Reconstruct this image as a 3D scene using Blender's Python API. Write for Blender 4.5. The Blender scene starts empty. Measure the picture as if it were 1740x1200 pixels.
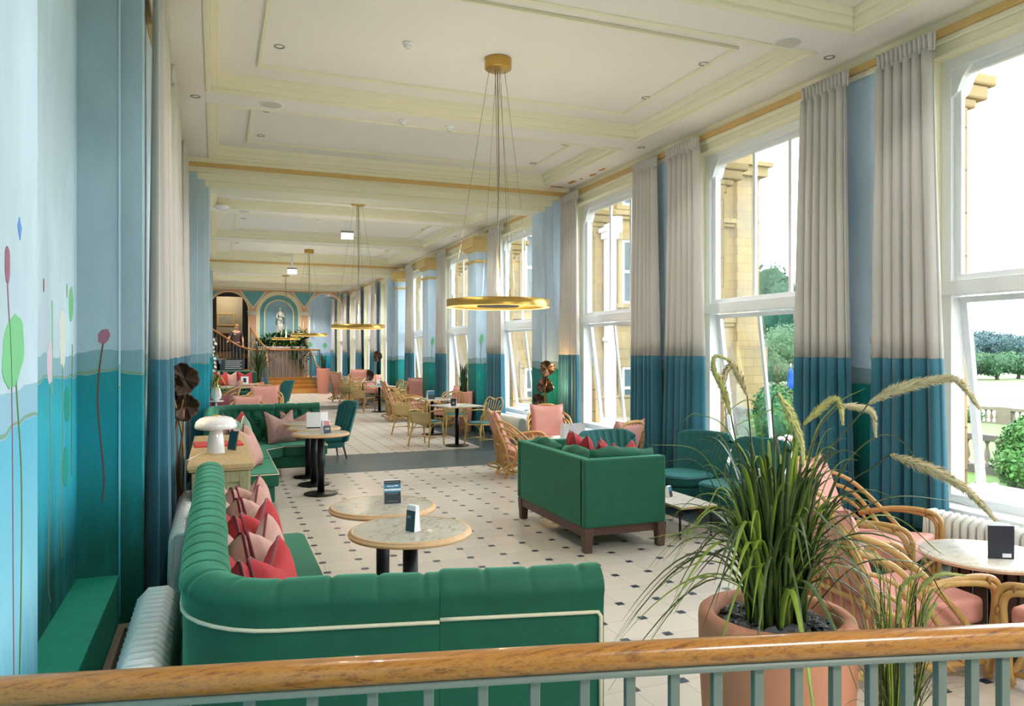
import bpy, bmesh, math, random
from mathutils import Vector, Matrix, noise
R = math.radians; PI = math.pi
C = bpy.context.scene.collection
scn = bpy.context.scene

# ------------------------------------------------------------------ camera
EYE = Vector((0, 0, 1.72)); YAW = R(21.4533); FPX = 1280.0
cam_d = bpy.data.cameras.new('camera'); cam = bpy.data.objects.new('camera', cam_d); C.objects.link(cam)
cam_d.sensor_width = 36; cam_d.sensor_fit = 'HORIZONTAL'; cam_d.lens = 36*FPX/1740
cam_d.shift_y = -3/1740; cam_d.clip_start = .05; cam_d.clip_end = 2000
cam.location = EYE; cam.rotation_euler = (R(90), 0, -YAW)
scn.camera = cam

def at(px, py, d):
    """Point seen at photograph pixel (px, py) at distance d straight ahead of the eye."""
    s, c = math.sin(YAW), math.cos(YAW); x = (px-870)/FPX
    return Vector((d*(s+c*x), d*(c-s*x), 1.72-d*(py-597)/FPX))

# ------------------------------------------------------------------ sky, exposure
scn.view_settings.view_transform = 'Standard'; scn.view_settings.look = 'None'
scn.view_settings.gamma = 1; scn.view_settings.use_curve_mapping = False
scn.view_settings.exposure = EXPO = 0.52
w = bpy.data.worlds.new('overcast_sky'); scn.world = w; w.use_nodes = True
nt = w.node_tree; nt.nodes.clear()
o = nt.nodes.new('ShaderNodeOutputWorld'); b = nt.nodes.new('ShaderNodeBackground'); nt.links.new(b.outputs[0], o.inputs[0])
tc = nt.nodes.new('ShaderNodeTexCoord'); sp = nt.nodes.new('ShaderNodeSeparateXYZ'); nt.links.new(tc.outputs['Generated'], sp.inputs[0])
cr = nt.nodes.new('ShaderNodeValToRGB'); nt.links.new(sp.outputs[2], cr.inputs[0])
cr.color_ramp.elements[0].color = (.84, .92, 1, 1); cr.color_ramp.elements[0].position = 0
cr.color_ramp.elements[1].color = (.90, .95, 1, 1); cr.color_ramp.elements[1].position = .5
nt.links.new(cr.outputs[0], b.inputs[0]); b.inputs[1].default_value = 6.5
cy = scn.cycles
cy.max_bounces = 10; cy.diffuse_bounces = 6; cy.glossy_bounces = 4; cy.transmission_bounces = 8; cy.transparent_max_bounces = 12
cy.sample_clamp_indirect = 6; cy.use_denoising = True; cy.caustics_reflective = False; cy.caustics_refractive = False

def lamp(name, kind, loc, power, color=(1, 1, 1), size=.1, rot=(0, 0, 0), parent=None, **k):
    d = bpy.data.lights.new(name, kind); d.energy = power; d.color = color
    if kind == 'AREA': d.size = size
    elif kind != 'SUN': d.shadow_soft_size = size
    for a, v in k.items(): setattr(d, a, v)
    l = bpy.data.objects.new(name, d); l.location = loc; l.rotation_euler = rot; C.objects.link(l)
    if parent: l.parent = parent
    return l

# ------------------------------------------------------------------ materials
M = {}
def S(r, g, b):
    f = lambda v: (v/255/12.92 if v/255 <= .04045 else ((v/255+.055)/1.055)**2.4)
    return (f(r), f(g), f(b), 1)
class NT:
    def __init__(s, m): s.t = m.node_tree; s.n = s.t.nodes; s.l = s.t.links
    def node(s, k, **a):
        n = s.n.new(k)
        for x, v in a.items(): setattr(n, x, v)
        return n
    def link(s, a, b): s.l.new(a, b)
    def inp(s, sock, v):
        if hasattr(v, 'is_output'): s.l.new(v, sock)
        else: sock.default_value = v
    def math(s, op, a, b=0, c=None, clamp=False):
        n = s.node('ShaderNodeMath', operation=op, use_clamp=clamp); s.inp(n.inputs[0], a); s.inp(n.inputs[1], b)
        if c is not None: s.inp(n.inputs[2], c)
        return n.outputs[0]
    def mix(s, f, a, b):
        n = s.node('ShaderNodeMix', data_type='RGBA'); s.inp(n.inputs[0], f); s.inp(n.inputs[6], a); s.inp(n.inputs[7], b); return n.outputs[2]
    def noise(s, scale, vec=None, detail=4, rough=.55):
        n = s.node('ShaderNodeTexNoise'); n.inputs['Scale'].default_value = scale; n.inputs['Detail'].default_value = detail; n.inputs['Roughness'].default_value = rough
        if vec is not None: s.link(vec, n.inputs[0])
        return n.outputs[0]
    def map(s, vec, scale=(1, 1, 1), rot=(0, 0, 0)):
        n = s.node('ShaderNodeMapping'); s.link(vec, n.inputs[0]); n.inputs[3].default_value = scale; n.inputs[2].default_value = rot; return n.outputs[0]
    def ramp(s, f, stops):
        n = s.node('ShaderNodeValToRGB'); s.inp(n.inputs[0], f); e = n.color_ramp.elements
        while len(e) < len(stops): e.new(.5)
        for i, (p, c) in enumerate(stops): e[i].position = p; e[i].color = c
        return n.outputs[0]
def mat(name, color, rough=.6, metal=0, var=0, vscale=8, bump=0, bscale=40, stretch=None, sheen=0, spec=.5, emit=None, estr=0, trans=0, coat=0, sheen_tint=None):
    m = bpy.data.materials.new(name); m.use_nodes = True; t = NT(m); p = t.n['Principled BSDF']; M[name] = m
    p.inputs['Base Color'].default_value = color; p.inputs['Roughness'].default_value = rough; p.inputs['Metallic'].default_value = metal
    p.inputs['Specular IOR Level'].default_value = spec; p.inputs['Sheen Weight'].default_value = sheen; p.inputs['Coat Weight'].default_value = coat
    if sheen_tint: p.inputs['Sheen Tint'].default_value = sheen_tint
    tc = t.node('ShaderNodeTexCoord'); v = tc.outputs['Object']
    if stretch: v = t.map(v, stretch)
    if var:
        n = t.noise(vscale, v); f = t.math('MULTIPLY', t.math('SUBTRACT', n, .5), 2*var)
        hs = t.node('ShaderNodeHueSaturation'); hs.inputs['Color'].default_value = color; t.link(t.math('ADD', f, 1), hs.inputs['Value'])
        t.link(hs.outputs[0], p.inputs['Base Color'])
    if bump:
        n = t.noise(bscale, v); bn = t.node('ShaderNodeBump'); bn.inputs['Strength'].default_value = bump; bn.inputs['Distance'].default_value = .01
        t.link(n, bn.inputs['Height']); t.link(bn.outputs[0], p.inputs['Normal'])
    if emit: p.inputs['Emission Color'].default_value = emit; p.inputs['Emission Strength'].default_value = estr
    if trans:
        p.inputs['Transmission Weight'].default_value = trans
    return m
def velvet(name, c, tint):
    m = mat(name, c, .75, var=.28, vscale=7, bump=.12, bscale=90, sheen=.75, sheen_tint=tint)
    m.node_tree.nodes['Principled BSDF'].inputs['Sheen Roughness'].default_value = .35
velvet('green_velvet', S(10, 88, 65), S(120, 215, 175)); velvet('teal_velvet', S(4, 84, 84), S(90, 190, 190)); velvet('dark_green_velvet', S(6, 78, 58), S(90, 190, 150))
mat('cream_piping', S(222, 208, 180), .6); mat('brass_button', S(214, 196, 150), .35, .6)
mat('pink_linen', S(196, 152, 142), .85, var=.14, vscale=14, bump=.25, bscale=220); mat('maroon_piping', S(112, 34, 42), .7)
mat('coral_weave', S(184, 56, 62), .85, var=.3, vscale=160, bump=.5, bscale=260); mat('rose_canvas', S(214, 152, 142), .85, var=.08, bump=.15, bscale=200)
mat('rust_canvas', S(182, 98, 78), .85, var=.1, bump=.15, bscale=200); mat('sage_cloth', S(132, 158, 136), .85, var=.2, vscale=30)
mat('stripe_cloth', S(176, 140, 134), .85, var=.5, vscale=22, stretch=(1, 6, 1)); mat('plum_velvet', S(112, 32, 44), .7, sheen=.5, var=.2)
mat('rattan', S(190, 150, 92), .42, var=.25, vscale=22, stretch=(1, 1, .3), bump=.1, bscale=60); mat('pale_rattan', S(202, 168, 100), .42, var=.2, vscale=22, bump=.1, bscale=60)
mat('rattan_binding', S(164, 120, 70), .5, var=.35, vscale=90, bump=.4, bscale=150); mat('woven_cane', S(212, 184, 130), .6, var=.25, vscale=120, bump=.3, bscale=160)
mat('teal_seat_cloth', S(84, 140, 140), .85, var=.12); mat('black_metal', S(28, 30, 34), .38, .6); mat('dark_wood', S(62, 42, 32), .45, var=.3, vscale=10, stretch=(6, 6, 1))
mat('brown_leg_wood', S(90, 44, 28), .35, var=.2); mat('pale_leg_wood', S(206, 172, 122), .5, var=.15, vscale=20)
mat('walnut_wood', S(84, 60, 50), .5, var=.35, vscale=14, stretch=(8, 8, 1.2)); mat('table_edge_wood', S(206, 166, 120), .45, var=.2, vscale=30)
mat('white_paint', S(236, 238, 240), .4); mat('cream_paint', S(236, 230, 200), .6, var=.02); mat('ceiling_paint', S(238, 234, 228), .8, var=.02, vscale=2)
mat('panel_paint', S(234, 230, 220), .8, var=.02, vscale=2); mat('moulding_paint', S(236, 232, 208), .6); mat('gilt_paint', S(206, 172, 108), .5, var=.12)
mat('capital_paint', S(214, 186, 128), .55, var=.12, vscale=20); mat('brushed_gold', S(196, 160, 84), .32, .85, var=.1); mat('gold_glow', S(240, 170, 80), .4, emit=S(255, 176, 96), estr=3.0)
mat('lamp_glow', S(255, 230, 190), .4, emit=S(255, 214, 160), estr=18); mat('downlight_glow', S(255, 220, 170), .4, emit=S(255, 216, 160), estr=7); mat('sign_glow', S(250, 252, 252), .4, emit=(1, 1, 1, 1), estr=1.2)
mat('steel_grey', S(150, 152, 150), .35, .7); mat('grey_plate', S(140, 138, 130), .4, .5); mat('white_gloss', S(236, 234, 238), .12, coat=.6); mat('white_enamel', S(226, 228, 224), .3)
mat('dark_inset', S(34, 30, 30), .5); mat('speaker_cloth', S(206, 202, 190), .8); mat('wire', S(150, 140, 120), .4, .6)
mat('terracotta', S(196, 132, 102), .75, var=.1, vscale=4, bump=.2, bscale=12); mat('pink_terracotta', S(206, 136, 118), .75, var=.06)
mat('slate_chip', S(84, 84, 88), .55, var=.5, vscale=30, bump=.4, bscale=40); mat('soil', S(48, 38, 30), .9, var=.3, vscale=40)
mat('grass_blade', S(66, 84, 34), .42, var=.5, vscale=9, stretch=(6, 6, .6), spec=.6); mat('grass_blade_light', S(128, 150, 50), .45, var=.4, vscale=9); mat('grass_stem', S(52, 58, 30), .5)
mat('plume', S(214, 206, 136), .8, var=.35, vscale=60); mat('plume_pink', S(222, 208, 170), .8, var=.25, vscale=60); mat('plume_pale', S(206, 206, 140), .8, var=.25, vscale=60)
mat('leaf_green', S(36, 92, 38), .4, var=.5, vscale=6); mat('leaf_dark', S(22, 62, 30), .4, var=.5, vscale=6); mat('leaf_yellow', S(190, 176, 60), .5, var=.2)
mat('bronze_leaf', S(74, 54, 42), .48, .35, var=.35, vscale=16, bump=.3, bscale=30); mat('antique_brass', S(150, 112, 74), .35, .8)
mat('petal_white', S(236, 232, 224), .6); mat('petal_pink', S(236, 200, 210), .6); mat('stone_white', S(208, 204, 194), .6, var=.1, vscale=12)
mat('baluster_paint', S(108, 118, 110), .4); mat('red_card', S(206, 60, 60), .5); mat('card_white', S(232, 234, 240), .5); mat('card_blue', S(46, 120, 158), .5); mat('card_dark', S(40, 48, 60), .45)
mat('card_teal', S(22, 72, 84), .45); mat('card_mid', S(120, 150, 160), .5); mat('card_plum', S(112, 36, 60), .5); mat('card_pink', S(190, 120, 130), .5); mat('card_grey', S(150, 156, 150), .5); mat('card_green', S(70, 110, 60), .5)
mat('skin', S(206, 156, 128), .55); mat('brown_shirt', S(84, 66, 64), .85); mat('navy_trousers', S(30, 36, 54), .85); mat('sandy_hair', S(176, 138, 84), .7); mat('black_shoe', S(24, 22, 22), .4)
mat('pink_plaster', S(214, 168, 138), .75, var=.06); mat('blue_plaster', S(108, 172, 184), .75, var=.08); mat('niche_blue', S(146, 184, 206), .75, var=.06); mat('door_dark', S(42, 34, 32), .5, var=.2)
mat('room_cream', S(176, 168, 146), .8); mat('slat_wood', S(176, 156, 150), .6, var=.1, vscale=5, stretch=(6, 6, .5)); mat('slat_gap', S(70, 58, 56), .8); mat('step_wood', S(186, 134, 56), .45, var=.3, vscale=10, stretch=(.6, 6, 6))
mat('stringer_blue', S(120, 160, 192), .6, var=.1); mat('picture_paper', S(150, 148, 136), .7, var=.5, vscale=7); mat('tan_floor', S(170, 140, 92), .6)
mat('lotus_green', S(120, 196, 142), .8, var=.12, vscale=12); mat('lotus_stem', S(96, 132, 60), .8); mat('lotus_mauve', S(150, 100, 120), .8, var=.2, vscale=40); mat('lotus_brown', S(104, 72, 66), .8)
mat('lotus_white', S(214, 222, 216), .8, var=.08); mat('lotus_pink', S(216, 196, 214), .8); mat('lotus_blue', S(90, 150, 214), .8); mat('line_gold', S(138, 148, 96), .8); mat('lotus_teal', S(20, 150, 130), .8, var=.1)
mat('gravel', S(128, 116, 96), .9, var=.18, vscale=60, bump=.4, bscale=120); mat('lawn', S(74, 104, 42), .9, var=.12, vscale=2); mat('meadow', S(96, 112, 66), .9, var=.15, vscale=.08)
mat('hazy_foliage', S(58, 82, 84), .9, var=.45, vscale=.35); mat('mid_foliage', S(52, 84, 56), .9, var=.5, vscale=.6); mat('near_foliage', S(58, 104, 42), .8, var=.4, vscale=3); mat('pale_foliage', S(84, 110, 76), .9, var=.4, vscale=2)  # first one: blue of distance haze mixed into the leaf colour
mat('trunk', S(84, 70, 54), .9); mat('blue_canvas', S(20, 82, 190), .7); mat('balustrade_stone', S(120, 112, 98), .9, var=.3, vscale=3); mat('lichen_stone', S(82, 78, 70), .9, var=.4, vscale=4)
mat('dark_glass', S(70, 84, 92), .1); mat('stone_trim', S(146, 126, 88), .85, var=.15, vscale=3); mat('trench_dark', S(40, 38, 36), .6); mat('oak_edge', S(118, 106, 90), .5, var=.25, vscale=12)
mat('peel', S(190, 128, 62), .9, var=.4, vscale=40)

def m_glass():
    m = bpy.data.materials.new('window_glass'); m.use_nodes = True; t = NT(m); M['window_glass'] = m; t.n.clear()
    o = t.node('ShaderNodeOutputMaterial'); mx = t.node('ShaderNodeMixShader'); tr = t.node('ShaderNodeBsdfTransparent'); g = t.node('ShaderNodeBsdfGlossy')
    tr.inputs[0].default_value = (.96, .98, .97, 1); g.inputs[1].default_value = .02
    f = t.node('ShaderNodeFresnel'); f.inputs[0].default_value = 1.35
    t.link(t.math('MULTIPLY', f.outputs[0], .5), mx.inputs[0]); t.link(tr.outputs[0], mx.inputs[1]); t.link(g.outputs[0], mx.inputs[2]); t.link(mx.outputs[0], o.inputs[0])
m_glass()
def m_wood(name, c1, c2, rot=(0, 0, 0), scale=(1, 14, 14), ns=6, rough=.28, coat=.4):
    m = mat(name, c1, rough, coat=coat); t = NT(m); p = t.n['Principled BSDF']; v = t.map(t.node('ShaderNodeTexCoord').outputs['Object'], scale, rot)
    n = t.noise(ns, v, 8, .65); n2 = t.noise(ns*7, v, 4, .6)
    f = t.math('ADD', t.math('MULTIPLY', n, .7), t.math('MULTIPLY', n2, .3))
    t.link(t.ramp(f, [(.38, c2), (.52, c1), (.66, c2)]), p.inputs['Base Color'])
m_wood('handrail_oak', S(176, 116, 46), S(112, 64, 22)); m_wood('limed_oak', S(200, 172, 126), S(166, 138, 96), scale=(14, 1, 14), rough=.6, coat=0)
m_wood('worn_green_wood', S(168, 164, 128), S(140, 130, 92), scale=(10, 10, 1), rough=.7, coat=0)
def m_marble():
    m = mat('marble', S(222, 216, 204), .25, coat=.2); t = NT(m); p = t.n['Principled BSDF']; v = t.map(t.node('ShaderNodeTexCoord').outputs['Object'], (1, 2.6, 1), (0, 0, .5))
    n = t.noise(4, v, 10, .75); a = t.math('ABSOLUTE', t.math('SUBTRACT', n, .5))
    n2 = t.noise(9, v, 3)
    c = t.ramp(a, [(0, S(150, 140, 126)), (.010, S(200, 192, 178)), (.03, S(232, 227, 216))]); c2 = t.mix(t.ramp(n2, [(.45, (0, 0, 0, 1)), (.6, (1, 1, 1, 1))]), S(226, 221, 210), c)
    t.link(c2, p.inputs['Base Color'])
m_marble()
def m_mural(name, sky, sea_top, sea_mid, sea_deep, z_line=1.5, zt=(1.3, .75, .4), yscale=1.0):
    """Painted mural: pale sky, a hand-painted waterline, turquoise water growing darker towards the bottom."""
    m = mat(name, sky, .75); t = NT(m); p = t.n['Principled BSDF']; g = t.node('ShaderNodeNewGeometry').outputs['Position']
    sx = t.node('ShaderNodeSeparateXYZ'); t.link(g, sx.inputs[0]); z = sx.outputs[2]
    wob = t.noise(1.6, g, 3); zw = t.math('ADD', z, t.math('MULTIPLY', t.math('SUBTRACT', wob, .5), .22))
    st = t.noise(3.2, t.map(g, (2.2, 2.2, .35)), 6, .65)
    skyc = t.mix(t.ramp(t.noise(1.3, t.map(g, (1, 1, .45)), 7, .6), [(.42, (0, 0, 0, 1)), (.68, (1, 1, 1, 1))]), sky, tuple(min(1, c*1.28) for c in sky[:3])+(1,))
    zs = t.math('ADD', zw, t.math('MULTIPLY', t.math('SUBTRACT', st, .5), .55))
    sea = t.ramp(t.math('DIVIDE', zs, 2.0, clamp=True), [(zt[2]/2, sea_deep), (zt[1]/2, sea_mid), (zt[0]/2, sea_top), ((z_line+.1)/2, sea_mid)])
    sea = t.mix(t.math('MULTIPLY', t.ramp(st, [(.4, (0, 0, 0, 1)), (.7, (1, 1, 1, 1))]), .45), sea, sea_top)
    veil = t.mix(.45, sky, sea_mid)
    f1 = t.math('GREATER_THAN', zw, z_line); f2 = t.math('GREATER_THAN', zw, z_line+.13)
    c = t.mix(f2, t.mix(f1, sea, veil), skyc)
    ln = t.math('LESS_THAN', t.math('ABSOLUTE', t.math('SUBTRACT', zw, z_line+.01)), .006)
    c = t.mix(t.math('MULTIPLY', ln, .7), c, S(112, 142, 90)); t.link(c, p.inputs['Base Color'])
    bn = t.node('ShaderNodeBump'); bn.inputs['Strength'].default_value = .25; bn.inputs['Distance'].default_value = .01; t.link(t.noise(28, g, 5), bn.inputs['Height']); t.link(bn.outputs[0], p.inputs['Normal'])
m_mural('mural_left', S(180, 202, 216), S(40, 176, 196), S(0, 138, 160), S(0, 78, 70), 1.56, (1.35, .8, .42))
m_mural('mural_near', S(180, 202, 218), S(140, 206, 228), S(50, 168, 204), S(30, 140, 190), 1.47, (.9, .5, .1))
m_mural('mural_shade', S(150, 174, 186), S(0, 136, 152), S(0, 124, 128), S(0, 92, 78), 1.56, (1.3, .85, .5))  # darker copy of the mural, shade mixed into the colours of the return faces
m_mural('mural_right', S(188, 210, 230), S(0, 140, 140), S(0, 120, 110), S(0, 70, 80), 1.44, (1.3, .9, .5))
mat('ledge_green', S(24, 146, 122), .7, var=.15, vscale=12)
m_mural('mural_end', S(186, 214, 238), S(40, 190, 214), S(0, 150, 196), S(0, 120, 180), 1.5, (1.4, .9, .5))
def m_curtain(name, c, c2):
    m = mat(name, c, .85, sheen=.25, bump=.15, bscale=180); t = NT(m); p = t.n['Principled BSDF']
    v = t.map(t.node('ShaderNodeTexCoord').outputs['Object'], (60, 60, 1.5)); n = t.noise(4, v, 3)
    t.link(t.mix(n, c, c2), p.inputs['Base Color'])
m_curtain('curtain_greige', S(204, 200, 194), S(190, 186, 182)); m_curtain('curtain_teal', S(44, 110, 130), S(34, 96, 116))
def m_floor():
    m = mat('tiled_floor', S(206, 196, 182), .3); t = NT(m); p = t.n['Principled BSDF']; g = t.node('ShaderNodeNewGeometry').outputs['Position']
    sx = t.node('ShaderNodeSeparateXYZ'); t.link(g, sx.inputs[0]); X, Y = sx.outputs[0], sx.outputs[1]
    T = .2925
    def cell(a, off):   # distance to the nearest grid line, in metres
        u = t.math('DIVIDE', t.math('SUBTRACT', a, off), T); return t.math('MULTIPLY', t.math('ABSOLUTE', t.math('SUBTRACT', u, t.math('ROUND', u))), T)
    u, v = cell(X, 2.56), cell(Y, 4.215)
    dot = t.math('LESS_THAN', t.math('MAXIMUM', u, v), .029)
    gr = t.math('MAXIMUM', t.math('LESS_THAN', t.math('MINIMUM', u, v), .0022), 0)
    wh = t.node('ShaderNodeTexWhiteNoise'); cb = t.node('ShaderNodeCombineXYZ')
    t.link(t.math('FLOOR', t.math('DIVIDE', t.math('SUBTRACT', X, 2.56), T)), cb.inputs[0]); t.link(t.math('FLOOR', t.math('DIVIDE', t.math('SUBTRACT', Y, 4.215), T)), cb.inputs[1]); t.link(cb.outputs[0], wh.inputs[0])
    base = t.mix(wh.outputs[0], S(208, 198, 186), S(197, 187, 175)); base = t.mix(t.math('MULTIPLY', t.noise(9, g, 6), .35), base, S(216, 208, 198))
    c = t.mix(t.math('MULTIPLY', gr, .75), base, S(152, 142, 128)); c = t.mix(dot, c, S(48, 56, 72))
    yb = [(-9, -1.2), (10.75, 12.65), (22.5, 24.3)]
    f = t.math('GREATER_THAN', X, 4.42)
    f = t.math('MAXIMUM', f, t.math('LESS_THAN', X, .05))
    for a, b in yb: f = t.math('MAXIMUM', f, t.math('MULTIPLY', t.math('GREATER_THAN', Y, a), t.math('LESS_THAN', Y, b)))
    pl = t.noise(2.2, t.map(g, (.6, 9, 1)), 4); dk = t.mix(pl, S(50, 66, 74), S(92, 108, 110))
    t.link(t.mix(f, c, dk), p.inputs['Base Color']); t.link(t.math('ADD', t.math('MULTIPLY', f, -.02), .34), p.inputs['Roughness'])
m_floor()
def m_ashlar():
    m = mat('ashlar', S(222, 196, 140), .9); t = NT(m); p = t.n['Principled BSDF']; tc = t.node('ShaderNodeNewGeometry').outputs['Position']
    sx = t.node('ShaderNodeSeparateXYZ'); t.link(tc, sx.inputs[0]); cb = t.node('ShaderNodeCombineXYZ'); t.link(t.math('ADD', sx.outputs[0], sx.outputs[1]), cb.inputs[0]); t.link(sx.outputs[2], cb.inputs[1])
    br = t.node('ShaderNodeTexBrick'); t.link(cb.outputs[0], br.inputs[0]); br.inputs['Color1'].default_value = S(158, 134, 90); br.inputs['Color2'].default_value = S(146, 122, 80); br.inputs['Mortar'].default_value = S(98, 80, 52)
    br.inputs['Scale'].default_value = 1; br.inputs['Mortar Size'].default_value = .008; br.inputs['Brick Width'].default_value = .8; br.inputs['Row Height'].default_value = .36
    t.link(t.mix(t.math('MULTIPLY', t.ramp(t.noise(.5, tc, 7, .65), [(.45, (0, 0, 0, 1)), (.7, (1, 1, 1, 1))]), .5), br.outputs[0], S(112, 108, 100)), p.inputs['Base Color'])
m_ashlar()

# ------------------------------------------------------------------ mesh builder
class MB:
    def __init__(s): s.v = []; s.f = []; s.mi = []; s.sm = []; s.x = Matrix()
    def at(s, loc=(0, 0, 0), rz=0, rx=0, ry=0): s.x = Matrix.Translation(loc) @ Matrix.Rotation(rz, 4, 'Z') @ Matrix.Rotation(ry, 4, 'Y') @ Matrix.Rotation(rx, 4, 'X'); return s
    def add(s, vs, fs, smooth=True, mi=0):
        k = len(s.v); s.v += [s.x @ Vector(p) for p in vs]
        for f in fs: s.f.append([i+k for i in f]); s.mi.append(mi); s.sm.append(smooth)
        return s
    def box(s, x0, x1, y0, y1, z0, z1, mi=0):
        k = len(s.v)//8; e = .00007*(k % 11); x0 -= e; x1 += e; y0 -= e*.8; y1 += e*.8; z0 -= e*.9; z1 += e*.9   # no two coplanar faces
        return s.add([(x0, y0, z0), (x1, y0, z0), (x1, y1, z0), (x0, y1, z0), (x0, y0, z1), (x1, y0, z1), (x1, y1, z1), (x0, y1, z1)],
            [(0, 3, 2, 1), (4, 5, 6, 7), (0, 1, 5, 4), (1, 2, 6, 5), (2, 3, 7, 6), (3, 0, 4, 7)], False, mi)
    def grid(s, fn, nu, nv, cu=False, cv=False, smooth=True, mi=0, flip=False):
        vs = [fn(i/(nu if cu else nu-1), j/(nv if cv else nv-1)) for i in range(nu) for j in range(nv)]; fs = []
        for i in range(nu if cu else nu-1):
            for j in range(nv if cv else nv-1):
                a, b, c, d = i*nv+j, ((i+1) % nu)*nv+j, ((i+1) % nu)*nv+(j+1) % nv, i*nv+(j+1) % nv
                fs.append((d, c, b, a) if flip else (a, b, c, d))
        return s.add(vs, fs, smooth, mi)
    def lathe(s, prof, n=32, caps=True, mi=0, smooth=True, rip=None):
        vs = []; fs = []
        for i in range(n):
            a = 2*PI*i/n
            for r, z in prof: vs.append((r*math.cos(a), r*math.sin(a), z))
        m = len(prof)
        for i in range(n):
            for j in range(m-1): a, b = i*m+j, ((i+1) % n)*m+j; fs.append((a, b, b+1, a+1))
        if caps:
            if prof[0][0] > 1e-4: fs.append([i*m for i in range(n)][::-1])
            if prof[-1][0] > 1e-4: fs.append([i*m+m-1 for i in range(n)])
        return s.add(vs, fs, smooth, mi)
    def cyl(s, r, z0, z1, n=20, r2=None, mi=0): return s.lathe([(r, z0), (r if r2 is None else r2, z1)], n, True, mi)
    def tube(s, pts, r, n=8, mi=0, closed=False, flat=1.0):
        P = [Vector(p) for p in pts]; m = len(P); rs = r if isinstance(r, (list, tuple)) else [r]*m; vs = []; fs = []; nrm = None
        for i in range(m):
            t = (P[(i+1) % m]-P[i-1]) if closed else (P[min(i+1, m-1)]-P[max(i-1, 0)])
            t = t.normalized() if t.length > 1e-9 else Vector((0, 0, 1))
            if nrm is None: nrm = t.orthogonal().normalized()
            nrm = (nrm-t*nrm.dot(t)); nrm = nrm.normalized() if nrm.length > 1e-6 else t.orthogonal().normalized(); bi = t.cross(nrm)
            for k in range(n): a = 2*PI*k/n; vs.append(P[i]+(nrm*math.cos(a)+bi*math.sin(a)*flat)*rs[i])
        for i in range(m if closed else m-1):
            for k in range(n): j = ((i+1) % m)*n; fs.append((i*n+k, i*n+(k+1) % n, j+(k+1) % n, j+k))
        if not closed: fs.append(list(range(n))[::-1]); fs.append([(m-1)*n+k for k in range(n)])
        return s.add(vs, fs, True, mi)
    def ball(s, c, r, n=10, sc=(1, 1, 1), mi=0):
        return s.grid(lambda u, v: (c[0]+r*sc[0]*math.cos(2*PI*u)*math.sin(PI*v), c[1]+r*sc[1]*math.sin(2*PI*u)*math.sin(PI*v), c[2]-r*sc[2]*math.cos(PI*v)), n*2, n, cu=True, mi=mi)
    def prism(s, poly, z0, z1, mi=0, smooth=False):
        n = len(poly); vs = [(x, y, z0) for x, y in poly]+[(x, y, z1) for x, y in poly]
        return s.add(vs, [list(range(n))[::-1], [n+i for i in range(n)]]+[(i, (i+1) % n, n+(i+1) % n, n+i) for i in range(n)], smooth, mi)
    def build(s, name, mats, parent=None, bevel=0, seg=2, solid=0, sub=0, angle=.6):
        me = bpy.data.meshes.new(name); me.from_pydata([tuple(p) for p in s.v], [], s.f); ml = [mats] if isinstance(mats, str) else mats
        for k in ml: me.materials.append(M[k])
        me.polygons.foreach_set('material_index', s.mi); me.polygons.foreach_set('use_smooth', s.sm); me.update()
        o = bpy.data.objects.new(name, me); C.objects.link(o)
        if parent: o.parent = parent
        if bevel: b = o.modifiers.new('b', 'BEVEL'); b.width = bevel; b.segments = seg; b.limit_method = 'ANGLE'; b.angle_limit = angle; b.harden_normals = False
        if solid: m = o.modifiers.new('s', 'SOLIDIFY'); m.thickness = solid; m.offset = 0
        if sub: m = o.modifiers.new('u', 'SUBSURF'); m.levels = sub; m.render_levels = sub
        return o
def bez(p, n=14):
    """Smooth path through the points p (Catmull-Rom)."""
    P = [Vector(q) for q in p]; P = [2*P[0]-P[1]]+P+[2*P[-1]-P[-2]]; out = []
    for i in range(1, len(P)-2):
        for k in range(n):
            t = k/n; a, b, c, d = P[i-1:i+3]
            out.append(.5*((2*b)+(c-a)*t+(2*a-5*b+4*c-d)*t*t+(3*b-a-3*c+d)*t**3))
    out.append(P[-2]); return out
def tag(o, label, cat, group=None, kind=None):
    o['label'] = label; o['category'] = cat
    if group: o['group'] = group
    if kind: o['kind'] = kind
    return o
def struct(o): o['kind'] = 'structure'; return o
def thing(name, label, cat, loc=(0, 0, 0), rz=0, group=None):
    e = bpy.data.objects.new(name, None); C.objects.link(e); e.location = loc; e.rotation_euler = (0, 0, rz); e.empty_display_size = .1
    return tag(e, label, cat, group)
def copy_tree(o, parent=None):
    c = o.copy(); C.objects.link(c)
    if parent: c.parent = parent
    for ch in list(o.children): copy_tree(ch, c)
    return c
_first = {}
def place(key, maker, label, loc, rz=0, group=None, sc=1):
    """First use moves the thing itself, later ones copy it with its parts."""
    if key not in _first: o = _first[key] = maker()
    else: o = copy_tree(_first[key])
    o.location = loc; o.rotation_euler = (0, 0, rz); o['label'] = label
    if sc != 1: o.scale = (sc, sc, sc)
    if 'group' in o.keys(): del o['group']
    if group: o['group'] = group
    return o
rnd = random.Random(7)
# ================================================================== THE ROOM
ZC = 4.4; XW = 5.47; XL = -.5; YB = -4.0; YE = 38.0; YA = 34.2
def sbox(name, m, boxes, bevel=0, parent=None, mis=None):
    mb = MB()
    for i, b in enumerate(boxes): mb.box(*b, mi=(mis[i] if mis else 0))
    return struct(mb.build(name, m, parent, bevel))
sbox('floor', 'tiled_floor', [(-1.2, 6.0, YB, YE, -.15, 0)])
sbox('ceiling', 'ceiling_paint', [(-1.2, 6.0, YB, YE, ZC+.16, ZC+.4)])
sbox('wall_back', 'cream_paint', [(-1.2, 6.0, YB-.2, YB, -.1, ZC+.2)])
sbox('wall_far', 'mural_end', [(1.6, 6.0, YE, YE+.2, -.1, ZC+.2)])
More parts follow.
